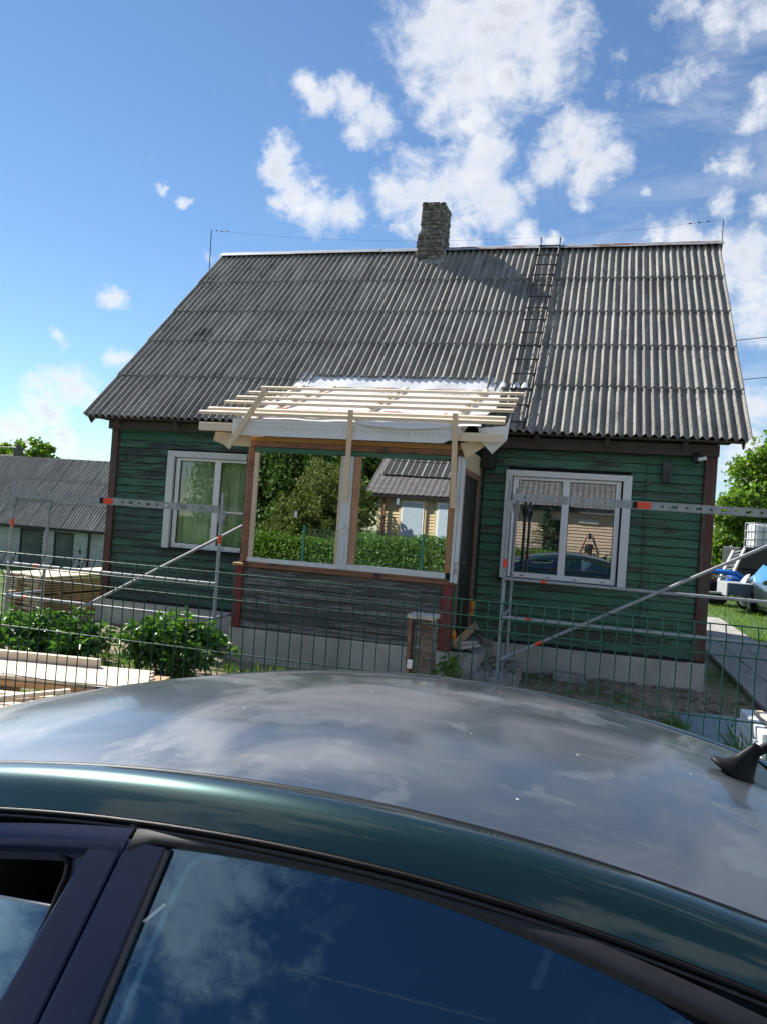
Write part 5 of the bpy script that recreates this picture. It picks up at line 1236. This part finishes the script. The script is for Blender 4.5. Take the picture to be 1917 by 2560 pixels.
# ------------------------------------------------------------------ across the street (seen in the window reflections)
YH = empty('yellow_house', (4, -20, 0), 0, 'pale yellow sided house across the street with grey tiled roof', 'house')
YO = Vector((4, -20, 0)); yp = lambda o: pit(o, YO)
yp(MB().box(-.2, 10.5, -27, -20.06, 0, 2.98).build('wall', M_BSID, YH))
for k in range(24):
    z = .12+k*.12; mt = M_YSID
    yp(MB().prism([(-20.055, z), (-20.022, z), (-20.048, z+.116), (-20.055, z+.116)], -.18, 3.6, 'X').build('siding_board', M_YSID, YH))
    yp(MB().prism([(-20.055, z), (-20.022, z), (-20.048, z+.116), (-20.055, z+.116)], 3.62, 10.48, 'X').build('siding_board', M_BSID, YH))
for a, b in ((.68, 1.45), (2.02, 2.80)):
    w = yp(MB().box(a-.13, b+.13, -20.02, -19.96, 1.0, 2.78, .006).build('window', M_YSID, YH)); MB().box(a-.04, b+.04, -19.965, -19.94, 1.08, 2.68, .004).build('frame', M_PVC, w); MB().box(a+.03, b-.03, -19.945, -19.93, 1.14, 2.60).build('pane', simple('blind%d' % int(a*10), (.45, .56, .62), .25, .05, 3, 0), w)
yp(MB().box(5.6, 6.3, -20.02, -19.93, .9, 2.4, .01).build('window', M_FARGL, YH))
yp(MB().box(6.92, 7.66, -20.015, -19.97, 2.33, 2.49, .004).build('name_board', M_PALE, YH))
yp(MB().box(-.24, -.12, -20.05, -19.98, 0, 2.95).box(3.55, 3.67, -20.05, -19.98, 0, 2.95).build('corner_trim', M_YSID, YH))
yp(MB().tube([(.02, -19.93, 2.8), (.02, -19.93, .2)], .045, 8).build('downpipe', M_RUST, YH, True))
sl_ = math.tan(math.radians(32))
def tile_pt(u, v):
    x = lerp(-.75, 11.0, u); t = v*4.3; st = (t/.35) % 1.0
    return (x, -19.80-t*math.cos(.56), 2.86+t*math.sin(.56)+.035*abs(math.sin(x*math.pi/.22))+.03*(1-st))
nv = 86; vv = sorted([i*.35/4.3 for i in range(13)]+[(i*.35+.345)/4.3 for i in range(12)])
tl = yp(MB().grid(tile_pt, [i/320 for i in range(321)], vv).build('tiled_roof', M_TILE, YH)); tag(tl, kind='stuff')
yp(MB().grid(lambda u, v: (lerp(-.75, 11, u), -19.80-2*4.3*math.cos(.56)+v*4.3*math.cos(.56), 2.86+v*4.3*math.sin(.56)), [0, 1], [0, 1]).build('rear_roof_slope', M_TILE, YH))
yp(MB().box(-.75, 11, -19.87, -19.75, 2.76, 2.87).build('gutter', M_BLACKB, YH))
pn = empty('roof_panels', (1.6, -21, 4), 0); pn.parent = YH; pn.matrix_parent_inverse = Matrix.Translation(-YO)
for i in range(5):
    for j in range(2):
        x0_ = -.45+i*.78; t0 = 1.35+j*1.15; P = lambda x, t, n=.10: (x-1.6, -19.80-t*math.cos(.56)+n*math.sin(.56)+21, 2.86+t*math.sin(.56)+n*math.cos(.56)-4)
        p = MB().add([P(x0_, t0), P(x0_+.75, t0), P(x0_+.75, t0+1.1), P(x0_, t0+1.1)], [(0, 1, 2, 3)]).build('panel', M_PANEL, pn)
        m = MB()
        for q in range(4): m.tube([P(x0_+q*.25, t0, .105), P(x0_+q*.25, t0+1.1, .105)], .009, 4, False)
        m.build('panel_lines', M_PALE, p)
# hedge, in sections between posts, on the far side of the street
for k in range(9):
    x0_ = -5.2+k*1.95; rng = np.random.default_rng(60+k); base = Vector((x0_, -14, 0)); top_ = 1.25+.06*math.sin(k*1.7)+(.25 if 3 <= k <= 4 else 0)
    names = ['leftmost', 'second', 'third', 'fourth', 'fifth', 'sixth', 'seventh', 'eighth', 'last']
    h = empty('hedge_section', base, 0, 'green vine-covered hedge across the street, %s section from the big trees' % names[k], 'hedge', 'hedge across the street')
    n = 5200; c = np.stack([rng.uniform(0, 1.95, n), rng.normal(0, .16, n), .28+(top_-.28)*rng.random(n)**.75+.05*np.sin(rng.uniform(0, 6, n))], 1)
    V, F = leaf_cloud(c, .085, .05, rng, .5, .2); obj_('foliage', fast_mesh('foliage', V, F, None, M_HEDGE), h)
    MB().tube([(.1, .02, 0), (.1, .02, top_-.12)], .028, 8).build('post', M_POLE, h)
    m = MB()
    for q in range(16): m.box(.04+q*.12, .10+q*.12, -.05, -.03, .05, .85)
    m.build('palings', simple('pale_paling', (.50, .46, .38), .8) if k == 0 else bpy.data.materials['pale_paling'], h)
TR = [('tall dense leafy tree across the street reflected in the porch glass', (-4.3, -17.4, 0), [((0, 0, 3.1), (2.8, 1.6, 1.7)), ((2.2, -.3, 2.9), (1.9, 1.3, 1.6)), ((-1.6, .2, 2.6), (2.2, 1.6, 2.0)), ((1.2, .3, 2.0), (2.4, 1.3, 1.6)), ((.4, .5, 1.2), (2.4, 1.2, 1.0))], 1000, 70, .40, M_LEAFD, .15, .085, 71),
      ('broad leafy tree standing far back across the street', (-5.0, -27.0, 0), [((0, 0, 4.2), (4.2, 2.4, 3.2)), ((2.6, 0, 5.2), (2.6, 2.0, 2.4)), ((-2.5, 0, 4.8), (2.6, 2.0, 2.4))], 620, 60, .60, M_LEAFD, .24, .15, 72),
      ('feathery yellow-green conifer across the street beside the yellow house', (-1.2, -16.3, 0), [((0, 0, 1.7), (1.55, 1.1, 1.6)), ((.1, 0, 2.9), (1.0, .8, 1.0)), ((.9, 0, 2.2), (1.0, .8, 1.1)), ((-.9, .2, 1.5), (1.0, .8, 1.0))], 520, 60, .24, M_LEAFY, .11, .03, 73)]
for lab, base, ell, nc, per, rc, mt, L, Wd, sd in TR:
    tree('street_tree', base, ell, nc, per, rc, L, Wd, mt, lab, group='trees across the street', seed=sd, trunk=(.16, .06), shell=.45)
spr = empty('spruce', (5.95, -15.2, 0), 0, 'young spruce across the street reflected in the right window', 'tree'); rng = np.random.default_rng(5); Cs = []; m = MB().tube([(0, 0, 0), (0, 0, 2.75)], .05, 8, r1=.008); rr = random.Random(5)
for k in range(26):
    z = .28+k*.094; R_ = (2.85-z)*.46
    for q in range(9):
        a = rr.uniform(0, 6.28); e = Vector((math.cos(a)*R_, math.sin(a)*R_, z-.10*R_+.08)); s = Vector((0, 0, z)); m.tube([s, e], .008, 4, r1=.003)
        for j in range(26): t = rr.uniform(.15, 1.05); Cs.append(s.lerp(e, t)+Vector((rr.gauss(0, .05), rr.gauss(0, .05), rr.gauss(0, .028))))
V, F = quad_leaves(np.array([tuple(c) for c in Cs]), .10, .022, rng, .8); obj_('needles', fast_mesh('needles', V, F, None, M_SPRUCE), spr); m.build('trunk', M_BARK, spr)

# ------------------------------------------------------------------ the photographer
PX, PYp = 7.36, -11.0
PO = Vector((PX, PYp, .03)); per = empty('person', PO, 0, 'person in a dark hat and checked shirt reflected in the right window', 'person')
def skin_mesh(name, pts, edges, mat, parent, sub=2, root=0):
    me = bpy.data.meshes.new(name); me.from_pydata([p[:3] for p in pts], edges, []); me.materials.append(mat)
    o = obj_(name, me, parent); sk = o.modifiers.new('skin', 'SKIN'); sk.use_smooth_shade = True
    for v, p in zip(me.skin_vertices[0].data, pts):
        v.radius = (p[3], p[4] if len(p) > 4 else p[3]); v.use_root = False
    me.skin_vertices[0].data[root].use_root = True
    ss = o.modifiers.new('sub', 'SUBSURF'); ss.levels = sub; ss.render_levels = sub; return o
tgt = CAM-PO
hl, hr = tgt+Vector((-.085, -.045, -.045)), tgt+Vector((.085, -.045, -.045))
bp_ = [(0, 0, .90, .15, .11), (0, .01, 1.05, .13, .10), (0, .0, 1.22, .15, .10), (0, -.01, 1.33, .07, .06), (0, .0, 1.40, .05, .05), (0, .02, 1.47, .075, .085), (0, .02, 1.55, .07, .085),
       (-.17, 0, 1.28, .06), (-.25, .16, 1.36, .045), (hl.x-.03, hl.y-.03, hl.z-.10, .032), (hl.x-.005, hl.y-.012, hl.z-.03, .030),
       (.17, 0, 1.28, .06), (.25, .16, 1.36, .045), (hr.x+.03, hr.y-.03, hr.z-.10, .032), (hr.x+.005, hr.y-.012, hr.z-.03, .030),
       (-.10, 0, .82, .085), (-.11, .02, .47, .058), (-.12, 0, .10, .038), (-.13, .12, .035, .034), (.10, 0, .82, .085), (.11, .02, .47, .058), (.12, 0, .10, .038), (.13, .12, .035, .034)]
be = [(0, 1), (1, 2), (2, 3), (3, 4), (4, 5), (5, 6), (2, 7), (7, 8), (8, 9), (9, 10), (2, 11), (11, 12), (12, 13), (13, 14), (0, 15), (15, 16), (16, 17), (17, 18), (0, 19), (19, 20), (20, 21), (21, 22)]
for hnd, base, s in ((hl, 10, -1), (hr, 14, 1)):
    for q, (dz, ln) in enumerate(((.030, .050), (.012, .056), (-.006, .054), (-.024, .044))):
        i = len(bp_); k = hnd+Vector((s*.002, .018, dz)); bp_ += [(k.x, k.y, k.z, .0085), (k.x-s*.022, k.y+.004, k.z+.003, .0078), (k.x-s*.040, k.y-.006, k.z+.002, .007)]; be += [(base, i), (i, i+1), (i+1, i+2)]
    i = len(bp_); k = hnd+Vector((-s*.012, -.012, -.014)); bp_ += [(k.x, k.y, k.z, .010), (k.x-s*.024, k.y-.002, k.z+.022, .0085)]; be += [(base, i), (i, i+1)]
skin_mesh('body', bp_, be, M_SKIN, per)
m_, t_, b_ = newmat('white_checked_shirt'); p_ = pos_(t_, rand=False); sx_ = N(t_, 'ShaderNodeSeparateXYZ', {0: p_})
ck_ = math_(t_, 'MAXIMUM', math_(t_, 'GREATER_THAN', math_(t_, 'FRACT', math_(t_, 'MULTIPLY', sx_.outputs[0], 14.0)), .8), math_(t_, 'GREATER_THAN', math_(t_, 'FRACT', math_(t_, 'MULTIPLY', sx_.outputs[2], 14.0)), .8))
setb(t_, b_, mix_(t_, ck_, (.70, .70, .72), (.20, .22, .28)), .9)
skin_mesh('shirt', [(0, 0, .84, .175, .135), (0, .01, 1.05, .155, .125), (0, 0, 1.22, .175, .125), (0, -.01, 1.315, .085, .075), (-.18, 0, 1.285, .078), (-.245, .13, 1.34, .066), (.18, 0, 1.285, .078), (.245, .13, 1.34, .066)], [(0, 1), (1, 2), (2, 3), (2, 4), (4, 5), (2, 6), (6, 7)], m_, per)
skin_mesh('trousers', [(0, 0, .90, .17, .125), (-.10, 0, .80, .10), (-.11, .02, .47, .078), (-.12, 0, .12, .062), (.10, 0, .80, .10), (.11, .02, .47, .078), (.12, 0, .12, .062)], [(0, 1), (1, 2), (2, 3), (0, 4), (4, 5), (5, 6)], simple('dark_trousers', (.03, .03, .035), .9, .2, 20, .1), per)
hat = simple('dark_hat_cloth', (.022, .018, .018), .9, .2, 30, .2)
MB().lathe([(.19, -.035), (.185, -.03), (.12, 0), (.105, .06), (.09, .10), (.04, .115), (.005, .118)], 24, Matrix.Translation((0, .02, 1.525))).build('hat', hat, per, True)
hair = simple('brown_hair', (.04, .025, .016), .7, .2, 30, .2)
MB().grid(lambda a, z: ((.098-.02*(1.5-z))*math.cos(a)*1.0, .005+.112*math.sin(a)*1.0-.01, z), rng_(math.radians(175), math.radians(365), 16), rng_(1.28, 1.54, 6)).build('hair', hair, per, True)
m = MB(); m.lathe([(.004, -.02), (.014, -.012), (.016, 0), (.008, .02)], 8, Matrix.Translation((0, .112, 1.485))); m.build('nose', M_SKIN, per, True)
for s in (-1, 1): MB().lathe([(.002, -.012), (.012, 0), (.002, .012)], 8, Matrix.Translation((s*.033, .095, 1.505)) @ Matrix.Rotation(math.pi/2, 4, 'X')).build('eye', M_BLACKB, per, True)
MB().box(-.026, .026, .094, .102, 1.432, 1.442, .003).build('mouth', simple('lips', (.38, .14, .12), .5), per)
for s in (-1, 1): MB().box(s*.13-.05, s*.13+.05, -.07, .19, .0, .085, .03).build('shoe', M_BLACKB, per)
ph_ = MB().box(-.038, .038, -.004, .004, -.080, .080, .003).build('phone', M_BLACKB)
q_ = Matrix(((rgt.x, -fwd.x, upv.x), (rgt.y, -fwd.y, upv.y), (rgt.z, -fwd.z, upv.z))).to_4x4()
ph_.matrix_world = Matrix.Translation(CAM-fwd*.022-upv*.04) @ q_; tag(ph_, 'black phone held up by the person in the dark hat', 'phone')
